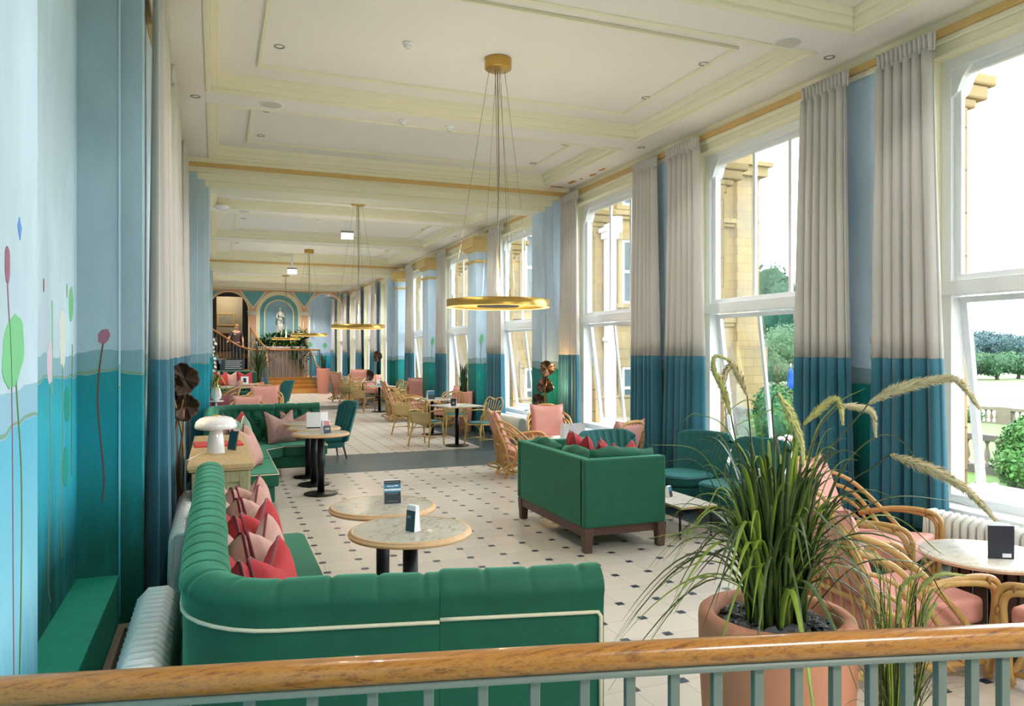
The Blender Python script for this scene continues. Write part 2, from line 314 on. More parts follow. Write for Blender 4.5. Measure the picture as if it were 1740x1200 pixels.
# left wall: near pier, blind bay with its ledge, long wall
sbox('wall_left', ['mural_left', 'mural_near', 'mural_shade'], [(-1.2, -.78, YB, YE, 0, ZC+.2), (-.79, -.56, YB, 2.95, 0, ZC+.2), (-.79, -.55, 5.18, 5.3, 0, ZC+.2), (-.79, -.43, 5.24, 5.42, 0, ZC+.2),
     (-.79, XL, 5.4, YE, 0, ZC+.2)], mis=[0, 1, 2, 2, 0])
sbox('trim', 'mural_near', [(-.555, -.545, 5.172, 5.18, .1, ZC)])['kind'] = 'structure'
mb = MB().box(-.79, -.55, 2.95, 5.18, 0, .35); m = M['mural_shade']
struct(mb.build('window_ledge', 'ledge_green', None, .006))
sbox('trim_trench', ['trench_dark', 'oak_edge', 'steel_grey'], [(-.54, -.36, 1.6, 5.0, .0, .012), (-.54, -.5, 1.6, 5.02, .0, .10), (-.5, -.42, 4.94, 5.02, 0, .1), (-.46, -.452, 1.6, 4.94, .01, .03), (-.42, -.412, 1.6, 4.94, .01, .03)], mis=[0, 1, 1, 0, 2], bevel=.004)
# painted lotus on the left wall: flat paint shapes, a few tenths of a millimetre proud
def paint(pts, plane, m, name, holes=None):
    """plane 'x' : points are (y, z) on X = val; plane 'y': points are (x, z) on Y = val."""
    ax, val, sg = plane; n = len(pts); e = .002*sg
    f = (lambda a, z, q: (val+q, a, z)) if ax == 'x' else (lambda a, z, q: (a, val+q, z))
    vs = [f(a, z, 0) for a, z in pts]+[f(a, z, e) for a, z in pts]
    o = MB().add(vs, [list(range(n)), [n+i for i in range(n)][::-1]]+[(i, (i+1) % n, n+(i+1) % n, n+i) for i in range(n)], False).build(name, m)
    return struct(o)
def leafpts(cy, cz, w, h, ph=0, n=22, rag=.08):
    r = random.Random(int(cy*977+cz*131)); return [(cy+w*math.cos(2*PI*i/n)*(1+rag*r.uniform(-1, 1)), cz+h*math.sin(2*PI*i/n)*(1+rag*r.uniform(-1, 1))+ph*math.cos(2*PI*i/n)) for i in range(n)]
def stem(pts, wd):
    P = [Vector((a, z, 0)) for a, z in bez2(pts)]; L = []; Rr = []
    for i, p in enumerate(P):
        t = (P[min(i+1, len(P)-1)]-P[max(i-1, 0)]).normalized(); q = Vector((-t.y, t.x, 0))*wd; L.append((p+q)[:2]); Rr.append((p-q)[:2])
    return L+Rr[::-1]
def bez2(pts): return [(p.x, p.y) for p in bez([(a, z, 0) for a, z in pts], 5)]
NX = ('x', -.56, 1); LX = ('x', -.78, 1); RY = ('y', 5.18, -1); RX = ('x', XW, -1)
# near pier (x=-.56): green leaf, mauve pod, blue bud
paint(leafpts(2.62, 1.72, .13, .105, .03), NX, 'lotus_green', 'painted_lotus_leaf'); paint(leafpts(2.55, 1.97, .028, .055), NX, 'lotus_mauve', 'painted_seed_pod'); paint(stem([(2.65, 1.63), (2.72, 1.3), (2.7, .8), (2.63, .2)], .005), NX, 'lotus_stem', 'painted_stem')
paint(stem([(2.55, 1.92), (2.6, 1.6), (2.62, .9), (2.64, .2)], .003), NX, 'lotus_mauve', 'painted_stem'); paint([(2.69, 2.13), (2.72, 2.10), (2.70, 2.06), (2.67, 2.10)], NX, 'lotus_blue', 'painted_bud')
# blind bay (x=-.78)
paint(leafpts(4.98, 1.99, .07, .1, .01), LX, 'lotus_green', 'painted_lotus_leaf'); paint(stem([(5.02, 1.76), (5.0, 1.4), (4.99, 1.0)], .006), LX, 'lotus_stem', 'painted_stem')
paint(leafpts(4.72, 1.80, .09, .16, 0, 18, .22), LX, 'lotus_white', 'painted_lotus_flower'); paint(stem([(4.72, 1.64), (4.72, 1.2), (4.66, .9), (4.7, .6)], .005), LX, 'line_gold', 'painted_stem')
paint(leafpts(4.38, 1.66, .06, .12, 0, 16, .22), LX, 'lotus_pink', 'painted_lotus_flower'); paint(stem([(4.38, 1.54), (4.4, 1.1), (4.34, .6), (4.4, .45)], .005), LX, 'line_gold', 'painted_stem')
paint(leafpts(4.0, .93, .10, .12), LX, 'lotus_teal', 'painted_lotus_leaf'); paint(leafpts(4.85, 1.42, .08, .1), LX, 'lotus_teal', 'painted_lotus_leaf'); paint(leafpts(4.8, 1.08, .08, .11), LX, 'lotus_teal', 'painted_lotus_leaf')
paint(stem([(4.44, 1.98), (4.45, 1.75), (4.44, 1.5)], .01), LX, 'lotus_green', 'painted_bud'); paint(leafpts(4.24, 2.04, .012, .035), LX, 'lotus_mauve', 'painted_dragonfly'); paint(leafpts(4.85, 2.06, .012, .04), LX, 'line_gold', 'painted_dragonfly')
# far return of the blind bay (y=5.18), pod on a long curved stem
paint([(x, z) for x, z in leafpts(-.635, 1.81, .034, .045, .01, 14, .1)], RY, 'lotus_mauve', 'painted_seed_pod'); paint(stem([(-.64, 1.77), (-.66, 1.6), (-.668, 1.4), (-.65, 1.15), (-.635, .95), (-.645, .8)], .0045), RY, 'lotus_brown', 'painted_stem')

# right wall: piers, parapet, head
PC = [1.8, 5.05, 8.3, 11.7, 15.45, 19.35, 23.5, 27.2, 30.5, 33.9]; HW = .52
mb = MB()
edges = [(-1.45-HW, -1.45+HW)]+[(c-HW, c+HW) for c in PC]+[(37.2, YE)]
for a, b in edges:
    mb.box(XW+.003, XW+.33, a, b, 0, ZC, mi=0)
o = struct(mb.build('wall_right', ['cream_paint']))
mb = MB()
for a, b in edges: mb.box(XW, XW+.004, a, b, 0, 4.24)
struct(mb.build('wall_right', ['mural_right']))
wins = [(edges[i][1], edges[i+1][0]) for i in range(len(edges)-1)]; wins = [(YB, edges[0][0])]+wins
for a, b in wins: sbox('wall_right', 'cream_paint', [(XW+.06, XW+.33, a, b, 0, .45), (XW, XW+.33, a, b, 4.12, ZC)])
sbox('trim_cornice', ['gilt_paint', 'moulding_paint'], [(XW-.06, XW, YB, YE, 4.25, 4.31), (XW-.03, XW, YB, YE, 4.2, 4.25)]+[(XW-.015, XW, a, b, 4.1, 4.13) for a, b in wins], mis=[0]+[1]*30, bevel=.008)
sbox('trim_cornice', 'gilt_paint', [(XL, XL+.05, YB, YA, 4.25, 4.31)], bevel=.008)

def window(k, y0, y1, tilt=7):
    """Tall sash window between two piers: fixed upper sash, lower sash swung out at the foot."""
    X0, X1, XT, Z0, ZT, Z1 = XW+.17, XW+.27, XW+.22, .5, 2.24, 4.1
    g = y1-y0; ym = y0+g*.5
    fr = MB(); fr.box(X0-.02, X1+.04, y0, y0+.09, Z0-.02, Z1+.02); fr.box(X0-.02, X1+.04, y1-.09, y1, Z0-.02, Z1+.02); fr.box(X0-.02, X1+.04, y0, y1, Z1-.07, Z1+.04)
    fr.box(X0-.04, X1+.02, y0, y1, ZT-.06, ZT+.06); fr.box(X0-.02, X1+.06, y0, y1, Z0-.06, Z0+.05)
    w_ = struct(fr.build('window_%d' % k, 'white_paint', None, .006))
    cn = MB()
    for yy, sg in ((y0+.08, 1), (y1-.08, -1)):   # canted upper corners
        pz = [(yy, Z1-.06), (yy+sg*.19, Z1-.06), (yy+sg*.11, Z1-.15), (yy+sg*.06, Z1-.26), (yy, Z1-.30)]; n_ = len(pz)
        cn.add([(X0-.015, a, z) for a, z in pz]+[(X1+.03, a, z) for a, z in pz], [list(range(n_)), [n_+i for i in range(n_)][::-1]]+[(i, n_+i, n_+(i+1) % n_, (i+1) % n_) for i in range(n_)], False)
    cn.build('corner_cant', 'white_paint', w_)
    up = MB(); x0, x1 = X0+.02, X0+.065
    up.box(x0, x1, y0+.09, y0+.15, ZT+.06, Z1-.07); up.box(x0, x1, y1-.15, y1-.09, ZT+.06, Z1-.07); up.box(x0, x1, y0+.09, y1-.09, ZT+.06, ZT+.11); up.box(x0, x1, y0+.09, y1-.09, Z1-.13, Z1-.07); [up.box(x0+.008, x1-.004, y0+g*q-.02, y0+g*q+.02, ZT+.1, Z1-.1) for q in (.36, .62)]
    up.build('upper_sash', 'white_paint', w_, .005)
    MB().box(XT-.005, XT, y0+.12, y1-.12, ZT+.09, Z1-.1).build('upper_pane', 'window_glass', w_)
    H_ = ZT-.07; L = H_-Z0-.02; lo = MB().at((X1, 0, H_), 0, 0, -R(tilt))
    lo.box(-.025, .025, y0+.09, y0+.15, -L, 0); lo.box(-.025, .025, y1-.15, y1-.09, -L, 0); lo.box(-.025, .025, y0+.09, y1-.09, -.05, 0); lo.box(-.03, .03, y0+.09, y1-.09, -L, -L+.09); [lo.box(-.015, .015, y0+g*q-.02, y0+g*q+.02, -L+.05, -.03) for q in (.36, .62)]
    lo.build('lower_sash', 'white_paint', w_, .005)
    MB().at((X1, 0, H_), 0, 0, -R(tilt)).box(-.003, .003, y0+.13, y1-.13, -L+.07, -.04).build('lower_pane', 'window_glass', w_)
    ct = MB(); ct.box(X0-.03, X0+.03, ym-.03, ym+.03, Z0+.05, Z0+.08); ct.tube([(X0, ym, Z0+.075), (X0+.05, ym, Z0+.09), (X1+.16, ym+.02, Z0+.06)], .007); ct.build('window_stay', 'steel_grey', w_)
    MB().box(XW-.06, XW+.2, y0+.01, y1-.01, .44, .48).build('window_sill', 'white_paint', w_, .008)
for k, (a, b) in enumerate(wins): window(k+1, a, b)

# crossing beams with pilasters, ceiling frames
def pilaster(x0, x1, y0, y1, mural, side):
    mb = MB(); mb.box(x0, x1, y0, y1, 0, 4.16)
    if side > 0: mb.box(x0-.05, x1, y0+.08, y1-.08, 0, 4.10); mb.box(x0+.1, x1, y0-.03, y1+.03, 0, 4.22)
    else: mb.box(x0, x1+.05, y0+.08, y1-.08, 0, 4.10); mb.box(x0, x1-.1, y0-.03, y1+.03, 0, 4.22)
    return struct(mb.build('pilaster', mural, None, .006))
for yc in (11.7, 23.5):
    pilaster(5.1, XW, yc-.3, yc+.3, 'mural_right', 1); pilaster(XL, -.14, yc-.3, yc+.3, 'mural_left', -1)
    mb = MB()
    for (dy, z0, z1, x0, x1) in ((.45, 4.32, ZC+.16, XL, XW), (.36, 4.22, 4.33, XL, XW), (.30, 4.12, 4.23, XL+.1, XW-.1), (.24, 4.04, 4.13, XL, XW)): mb.box(x0, x1, yc-dy, yc+dy, z0, z1)
    struct(mb.build('beam', 'moulding_paint', None, .01)); sbox('trim_beam', 'gilt_paint', [(XL, XW, yc-.47, yc-.44, 4.27, 4.33), (XL, XW, yc+.44, yc+.47, 4.27, 4.33)], bevel=.006)
for yc in (15.45, 19.35, 22.75):
    hw = .28 if yc < 22 else .2; mb = MB(); mb.box(5.14, XW, yc-hw, yc+hw, 0, 3.86)
    struct(mb.build('pilaster', 'mural_right', None, .006)); cp = MB()
    for (e, z0, z1) in ((.03, 3.62, 3.67), (.015, 3.60, 3.625), (.03, 3.84, 3.88), (.07, 3.87, 3.93), (.12, 3.92, 4.1), (.1, 4.09, 4.15)): cp.box(5.14-e, XW, yc-hw-e, yc+hw+e, z0, z1)
    struct(cp.build('pilaster_capital', 'capital_paint', None, .012))
    sbox('lintel', 'moulding_paint', [(5.2, XW, yc-hw, yc+hw, 4.15, 4.25)])
# ceiling: ribs around recessed panels
ribs = [1.83, 5.08, 8.56, 15.3, 19.2, 27.2, 30.4, 33.6]; XP0, XP1 = -.1, 5.02
mb = MB()
for yc in [-1.4]+ribs: mb.box(XP0, XP1, yc-.2, yc+.2, ZC, ZC+.17)
mb.box(-1.2, XP0, YB, YE, ZC, ZC+.17); mb.box(XP1, 5.8, YB, YE, ZC, ZC+.17)
struct(mb.build('ceiling_ribs', 'ceiling_paint', None, .004))
stops = sorted([-1.4]+ribs+[11.7, 23.5]); mo = MB(); 
for i in range(len(stops)-1):
    a = stops[i]+(.45 if stops[i] in (11.7, 23.5) else .2); b = stops[i+1]-(.45 if stops[i+1] in (11.7, 23.5) else .2)
    for (ins, wd, z0, z1) in ((0, .05, ZC-.012, ZC+.04), (.05, .05, ZC+.02, ZC+.10), (.10, .03, ZC+.09, ZC+.161), (.48, .035, ZC+.13, ZC+.161)):
        x0, x1, y0, y1 = XP0+ins, XP1-ins, a+ins, b-ins
        if y1-y0 < .4: continue
        mo.box(x0, x1, y0, y0+wd, z0, z1); mo.box(x0, x1, y1-wd, y1, z0, z1); mo.box(x0, x0+wd, y0+wd, y1-wd, z0, z1); mo.box(x1-wd, x1, y0+wd, y1-wd, z0, z1)
struct(mo.build('trim_ceiling', 'moulding_paint', None, .006))
# blistered plaster by the right pilaster
pb = MB(); rr = random.Random(3)
for (x, y, sx, sy) in ((5.25, 10.75, .05, .16), (5.32, 10.2, .04, .1), (5.15, 11.15, .14, .05), (5.3, 9.85, .03, .12), (5.28, 10.5, .03, .05)):
    pts = [(x+sx*math.cos(t)*rr.uniform(.5, 1.1), y+sy*math.sin(t)*rr.uniform(.5, 1.1)) for t in [2*PI*q/14 for q in range(14)]]
    pb.prism(pts, ZC-.004, ZC+.001)
struct(pb.build('trim_peeling_plaster', 'peel'))

# ------------------------------------------------------------------ curtains
def curtain(label, x, y0, y1, folds, side, group=None, seed=0, z0=.12, amp=.055, flare=.12):
    r = random.Random(seed); ph = [r.uniform(0, 6) for _ in range(4)]; t = thing('curtain', label, 'curtain', (x, (y0+y1)/2, 0), 0, group); yc = (y0+y1)/2; W = y1-y0
    def pos(u, z):
        k = (4.2-z)/4.1; uu = u-.5; wy = W*(1-.18*(1-k)+flare*k*.5)
        q = 2*PI*folds*u; a = amp*(.55+.6*k)
        dx = a*(math.sin(q+ph[0]+.5*math.sin(q*.5+ph[1])*k)+.35*math.sin(q*2.3+ph[2])*k)
        return (dx, uu*wy+.35*a*math.cos(q+ph[0])+.02*math.sin(3*k+ph[3]), z)
    nu = folds*12
    def panel(za, zb, nz, m, name):
        MB().grid(lambda u, v: pos(u, za+(zb-za)*v), nu, nz).build(name, m, t, solid=.008)
    panel(1.66, 4.14, 14, 'curtain_greige', 'upper_cloth'); panel(z0, 1.665, 10, 'curtain_teal', 'lower_cloth')
    n2 = folds*2
    MB().grid(lambda u, v: (.03*math.sin(2*PI*n2*u)*(.5+.5*v), (u-.5)*W*.83, 4.12+.14*v), n2*10, 4).build('pleated_heading', 'curtain_greige', t, solid=.012)
    return t
RC = XW-.17
curtain('two-tone curtain pushed against the near side of the pier beside the nearest window', RC, 4.28, 4.93, 6, 1, seed=1, z0=.3)
curtain('two-tone curtain on the far side of the strip of painted lotus nearest the tall grass', RC, 5.16, 5.82, 6, 1, seed=2)
curtain('two-tone curtain behind the pair of teal tub chairs, beside the second window', RC, 7.42, 8.2, 6, 1, seed=3)
curtain('two-tone curtain just beyond the thin gap of light behind the fluted teal chair', RC, 8.34, 9.0, 6, 1, seed=4)
curtain('two-tone curtain glowing warm beside the broad green pilaster and lotus lamp', RC, 10.62, 11.33, 6, 1, seed=5, z0=.45)
curtain('narrow two-tone curtain before the first pilaster with a gilded capital', RC, 13.95, 14.85, 6, 1, seed=6, z0=.1)
curtain('narrow two-tone curtain between the first and second gilded capitals', RC, 18.0, 18.8, 5, 1, seed=7)
curtain('two-tone curtain just in front of the third gilded capital', RC, 21.4, 22.2, 5, 1, seed=8)
for i, (a, b, l) in enumerate(((26.75, 27.6, 'two-tone curtain behind the distant lotus lamp, nearest of the far run'), (29.9, 30.8, 'second two-tone curtain of the far run past the lotus lamp'), (33.3, 34.1, 'two-tone curtain seen at the edge of the far right arch'), (36.9, 37.8, 'last two-tone curtain, in the corner by the far mural wall'))):
    curtain(l, RC, a, b, 5, 1, seed=20+i)
curtain('nearest left-hand two-tone curtain, long dark teal foot beside the blind bay', -.36, 5.42, 6.55, 7, -1, seed=9, amp=.05, z0=.03)
curtain('second two-tone curtain on the left wall, behind the lotus lamp', -.37, 7.15, 8.8, 8, -1, seed=10, amp=.05)
curtain('third two-tone curtain on the left wall, just before the pale pilaster', -.37, 9.75, 11.1, 8, -1, seed=11, amp=.05)

# ------------------------------------------------------------------ radiators
def radiator(label, x, y0, y1, z0=.16, z1=.5, dep=.16, group=None):
    t = thing('radiator', label, 'radiator', (x, (y0+y1)/2, 0), 0, group); L = y1-y0; n = int(L/.062); mb = MB()
    for i in range(n):
        y = -L/2+(i+.5)*L/n; w = L/n*.40
        mb.at((0, y, 0)); mb.tube([(-dep/2+.02, 0, z0+.03), (-dep/2+.012, 0, (z0+z1)/2), (-dep/2+.02, 0, z1-.03), (-dep/2+.05, 0, z1), (dep/2-.05, 0, z1), (dep/2-.02, 0, z1-.03), (dep/2-.012, 0, (z0+z1)/2), (dep/2-.02, 0, z0+.03), (dep/2-.05, 0, z0), (-dep/2+.05, 0, z0)], w, 8, closed=True)
        mb.box(-dep/2+.03, dep/2-.03, -w*.9, w*.9, z0+.01, z1-.005)
    mb.at(); mb.build('column', 'white_enamel', t)
    for s in (-1, 1): MB().box(-dep/2+.03, dep/2-.03, s*(L/2-.12)-.02, s*(L/2-.12)+.02, 0, z0+.02).build('foot', 'white_enamel', t)
    v = MB(); v.tube([(0, -L/2-.01, z0+.05), (0, -L/2-.07, z0+.05), (0, -L/2-.07, 0)], .012); v.ball((0, -L/2-.07, z0+.08), .024); v.build('valve', 'steel_grey', t)
    return t
radiator('mint white column radiator on the floor beside the blind bay ledge', -.25, 2.2, 3.9, .12, .6, .17)
radiator('white column radiator between the curtain and the back of the curved banquette', -.2, 5.0, 6.5, .1, .6, .13)
radiator('white column radiator under the nearest window, behind the round slatted table', 5.08, 2.45, 4.2, .14, .5)
radiator('white column radiator under the second window, behind the teal tub chairs', 5.2, 5.9, 7.35)
radiator('white column radiator under the third window, behind the pink lounge chairs', 5.08, 9.05, 10.4)
radiator('white column radiator standing clear on dark floor left of the side-on pink chair', 5.12, 12.5, 13.8)

# ------------------------------------------------------------------ ceiling fittings
def downlight():
    t = thing('downlight', '', 'ceiling light'); MB().lathe([(.032, .02), (.034, -.002), (.05, -.004), (.05, .002)], 20, False).build('bezel', 'steel_grey', t)
    MB().lathe([(.0, .012), (.032, .012)], 16, False).build('bulb', 'downlight_glow', t); MB().lathe([(.033, .03), (.032, .004)], 16, False).build('reflector', 'dark_inset', t)
    return t
DL = [(.55, 6.25), (.55, 7.32), (.55, 9.34), (.55, 10.44), (4.48, 6.23), (4.48, 7.3), (4.45, 9.35), (4.45, 10.46), (.56, 13.48), (.55, 14.7), (.55, 17.1), (.55, 18.5), (.5, 21.0), (4.55, 13.6), (4.5, 14.7), (4.5, 17.1), (4.5, 18.5), (.55, 3.0), (4.48, 3.0), (4.48, 4.2), (.55, 4.2), (4.45, 21.0)]
DR = [(-.2, 8.58), (-.2, 15.32), (-.2, 18.9), (5.2, 5.33), (5.2, 8.59), (5.2, 16.85), (-.2, 22.3)]
row = {}
for i, (x, y) in enumerate(DL+DR):
    z = ZC+(.158 if i < len(DL) else -.002)
    if i < len(DL):
        side = 'left-hand' if x < 2 else 'window-side'
        l = {3.0: 'in the nearest coffer above the railing', 4.2: 'in the nearest coffer, farther from the railing', 6.25: 'nearest one in the coffer of the big pendant', 6.23: 'nearest one in the coffer of the big pendant', 7.32: 'level with the big pendant canopy', 7.3: 'level with the big pendant canopy',
             9.34: 'first in the coffer before the near beam', 9.35: 'first in the coffer before the near beam', 10.44: 'closest to the near beam', 10.46: 'closest to the near beam', 13.48: 'first beyond the near beam', 13.6: 'first beyond the near beam', 14.7: 'second beyond the near beam',
             17.1: 'first beside the hanging sign', 18.5: 'second past the hanging sign', 21.0: 'last before the far beam'}[y]
        l = 'small recessed %s downlight, %s' % (side, l)
    else:
        l = 'small downlight in the flat margin %s the coffers, %s' % ('left of' if x < 2 else 'right of', {8.58: 'by the speaker disc', 15.32: 'below the pale smoke dome', 18.9: 'by the next rib', 5.33: 'near the big speaker disc', 8.59: 'above the pair of narrow curtains', 16.85: 'past the first capital', 22.3: 'close to the far beam'}[y])
    place('downlight', downlight, l, (x, y, z), 0, 'recessed downlights')
    if 0 < x < 5: lamp('downlight_beam', 'SPOT', (x, y, z-.03), 42 if y < 12 else 65, (1, .94, .88), .03, spot_size=R(95), spot_blend=.7)
def speaker():
    t = thing('ceiling_speaker', '', 'speaker'); MB().lathe([(.0, -.006), (.11, -.006)], 28, False).build('grille', 'speaker_cloth', t); MB().lathe([(.11, -.008), (.125, -.008), (.128, 0)], 28, False).build('rim', 'white_paint', t); return t
for x, y, l in ((4.61, 5.2, 'large round ceiling speaker disc near the window side'), (.56, 8.56, 'round ceiling speaker disc on the left part of the rib'), (.5, 15.3, 'small far round ceiling speaker disc beyond the beam'), ): place('speaker', speaker, l, (x, y, ZC-.001), 0, 'round ceiling speakers')
def detector():
    t = thing('smoke_detector', '', 'smoke detector'); MB().lathe([(.05, 0), (.05, -.018), (.042, -.022)], 20).build('base', 'white_paint', t); MB().lathe([(.034, -.02), (.034, -.04), (.026, -.05), (0, -.052)], 20).build('sensor', 'white_gloss', t); return t
for x, y, z, l in ((2.02, 8.6, ZC, 'white smoke detector on the rib, left of its twin'), (2.59, 8.64, ZC, 'white smoke detector on the rib, nearest the big pendant'), (1.64, 6.8, ZC+.16, 'tiny white sensor in the coffer left of the big pendant'), (2.03, 16.4, ZC+.16, 'white smoke detector left of the first hanging sign'), (1.5, 22.9, ZC, 'small white smoke detector by the second hanging sign')): place('detector', detector, l, (x, y, z), 0, 'smoke detectors')
d_ = MB().lathe([(.0, -.07), (.06, -.066), (.11, -.04), (.13, 0)], 28, False).build('dome_light', 'white_gloss'); d_.location = (.1, 14.9, ZC); tag(d_, 'white domed fitting on the margin left of the coffers, past the beam', 'ceiling light')
def sign(label, x, y, z, w, h):
    t = thing('hanging_sign', label, 'sign', (x, y, z), -.1, 'blank white hanging signs'); MB().box(-w/2, w/2, -.012, .012, -h/2, h/2).build('panel', 'sign_glow', t, .002)
    MB().box(-w/2-.01, w/2+.01, -.02, .02, h/2, h/2+.045).build('housing', 'grey_plate', t, .004); m = MB(); m.cyl(.03, h/2+.045, ZC+.158-z); t_ = m.build('hanger', 'white_paint', t); return t
sign('blank white lit sign hanging in the bay just beyond the near beam', 2.6, 16.2, 4.17, .25, .135); sign('smaller blank white lit sign hanging farther off by the far beam', 2.05, 22.6, 4.02, .26, .14)

def pendant():
    t = thing('ring_pendant', '', 'pendant light'); zr = -2.22
    MB().lathe([(.13, .158), (.13, .06), (.12, .055), (0, .055)], 32).build('canopy', 'brushed_gold', t, .004)
    rg = t_ring = MB().lathe([(.5, zr-.035), (.5, zr+.035), (.492, zr+.038), (.44, zr+.038), (.432, zr+.03), (.432, zr-.022), (.44, zr-.034)], 96, False).build('ring', 'brushed_gold', t)
    MB().lathe([(.44, zr-.034), (.47, zr-.03), (.5, zr-.036)], 96, False).build('light_strip', 'gold_glow', rg)
    MB().lathe([(0, zr-.03), (.2, zr-.03), (.21, zr-.02), (.2, zr-.012), (0, zr-.012)], 48).build('inner_disc', 'grey_plate', t)
    w_ = MB(); 
    for k in range(3):
        a = 2*PI*k/3+.4; w_.tube([(.09*math.cos(a), .09*math.sin(a), .06), (.47*math.cos(a), .47*math.sin(a), zr+.09)], .0022, 5); w_.tube([(.19*math.cos(a+.9), .19*math.sin(a+.9), zr-.01), (.02*math.cos(a), .02*math.sin(a), .06)], .0018, 5)
    w_.tube([(.0, .02, .06), (.012, 0, -.9), (-.005, 0, -1.6), (.02, 0, zr+.04)], .005, 6); w_.tube([(-.03, .0, .06), (-.0, 0, -1.2), (.0, 0, zr+.02)], .003, 6)
    w_.build('suspension_cable', 'wire', t)
    c_ = MB()
    for k in range(3): a = 2*PI*k/3+.4; c_.at((.47*math.cos(a), .47*math.sin(a), 0)).cyl(.007, zr+.03, zr+.1, 8)
    c_.at().build('cable_grip', 'brushed_gold', t); MB().ball((0, 0, zr+.03), .026, 10).build('bulb', 'lamp_glow', t)
    return t
for x, y, l in ((2.55, 6.86, 'large gold ring pendant nearest, hanging over the marble tables'), (2.49, 14.25, 'second gold ring pendant, over the aisle beyond the near beam'), (2.42, 21.66, 'third gold ring pendant, overlapping the far right arch'), (2.37, 28.55, 'farthest gold ring pendant, in front of the statue niche')):
    place('pendant', pendant, l, (x, y, ZC), 0, 'gold ring pendants'); lamp('pendant_glow', 'POINT', (x, y, ZC-2.1), 50, (1, .86, .68), .05)
# ================================================================== SEATING
def resample(P, step):
    P = [Vector((x, y, 0)) for x, y in P]; out = [P[0]]; acc = 0
    for a, b in zip(P, P[1:]):
        L = (b-a).length
        n = max(1, int(L/step))
        for k in range(1, n+1): out.append(a.lerp(b, k/n))
    return out
def offs(P, d):
    """Path P moved sideways by d (to its left)."""
    o = []
    for i, p in enumerate(P):
        t = (P[min(i+1, len(P)-1)]-P[max(i-1, 0)]).normalized(); o.append(p+Vector((-t.y, t.x, 0))*d)
    return o
def arclen(P):
    s = [0]
    for a, b in zip(P, P[1:]): s.append(s[-1]+(b-a).length)
    return s
def sweep(mb, P, prof, disp=None, cap=True, mi=0):
    """prof(v)->(sideways, z); disp(s, v)->(dside, dz)."""
    sl = arclen(P); nv = len(prof); N = offs(P, 1.0); vs = []
    for i, p in enumerate(P):
        nn = N[i]-p
        for j, (a, z) in enumerate(prof):
            da, dz = disp(sl[i], j, nv) if disp else (0, 0)
            q = p+nn*(a+da); vs.append((q.x, q.y, z+dz))
    n = len(P); fs = [(i*nv+j, (i+1)*nv+j, (i+1)*nv+j+1, i*nv+j+1) for i in range(n-1) for j in range(nv-1)]
    mb.add(vs, fs, True, mi)
    if cap:
        for i in (0, n-1): mb.add([vs[i*nv+j] for j in range(nv)], [list(range(nv))], False, mi)
    return mb
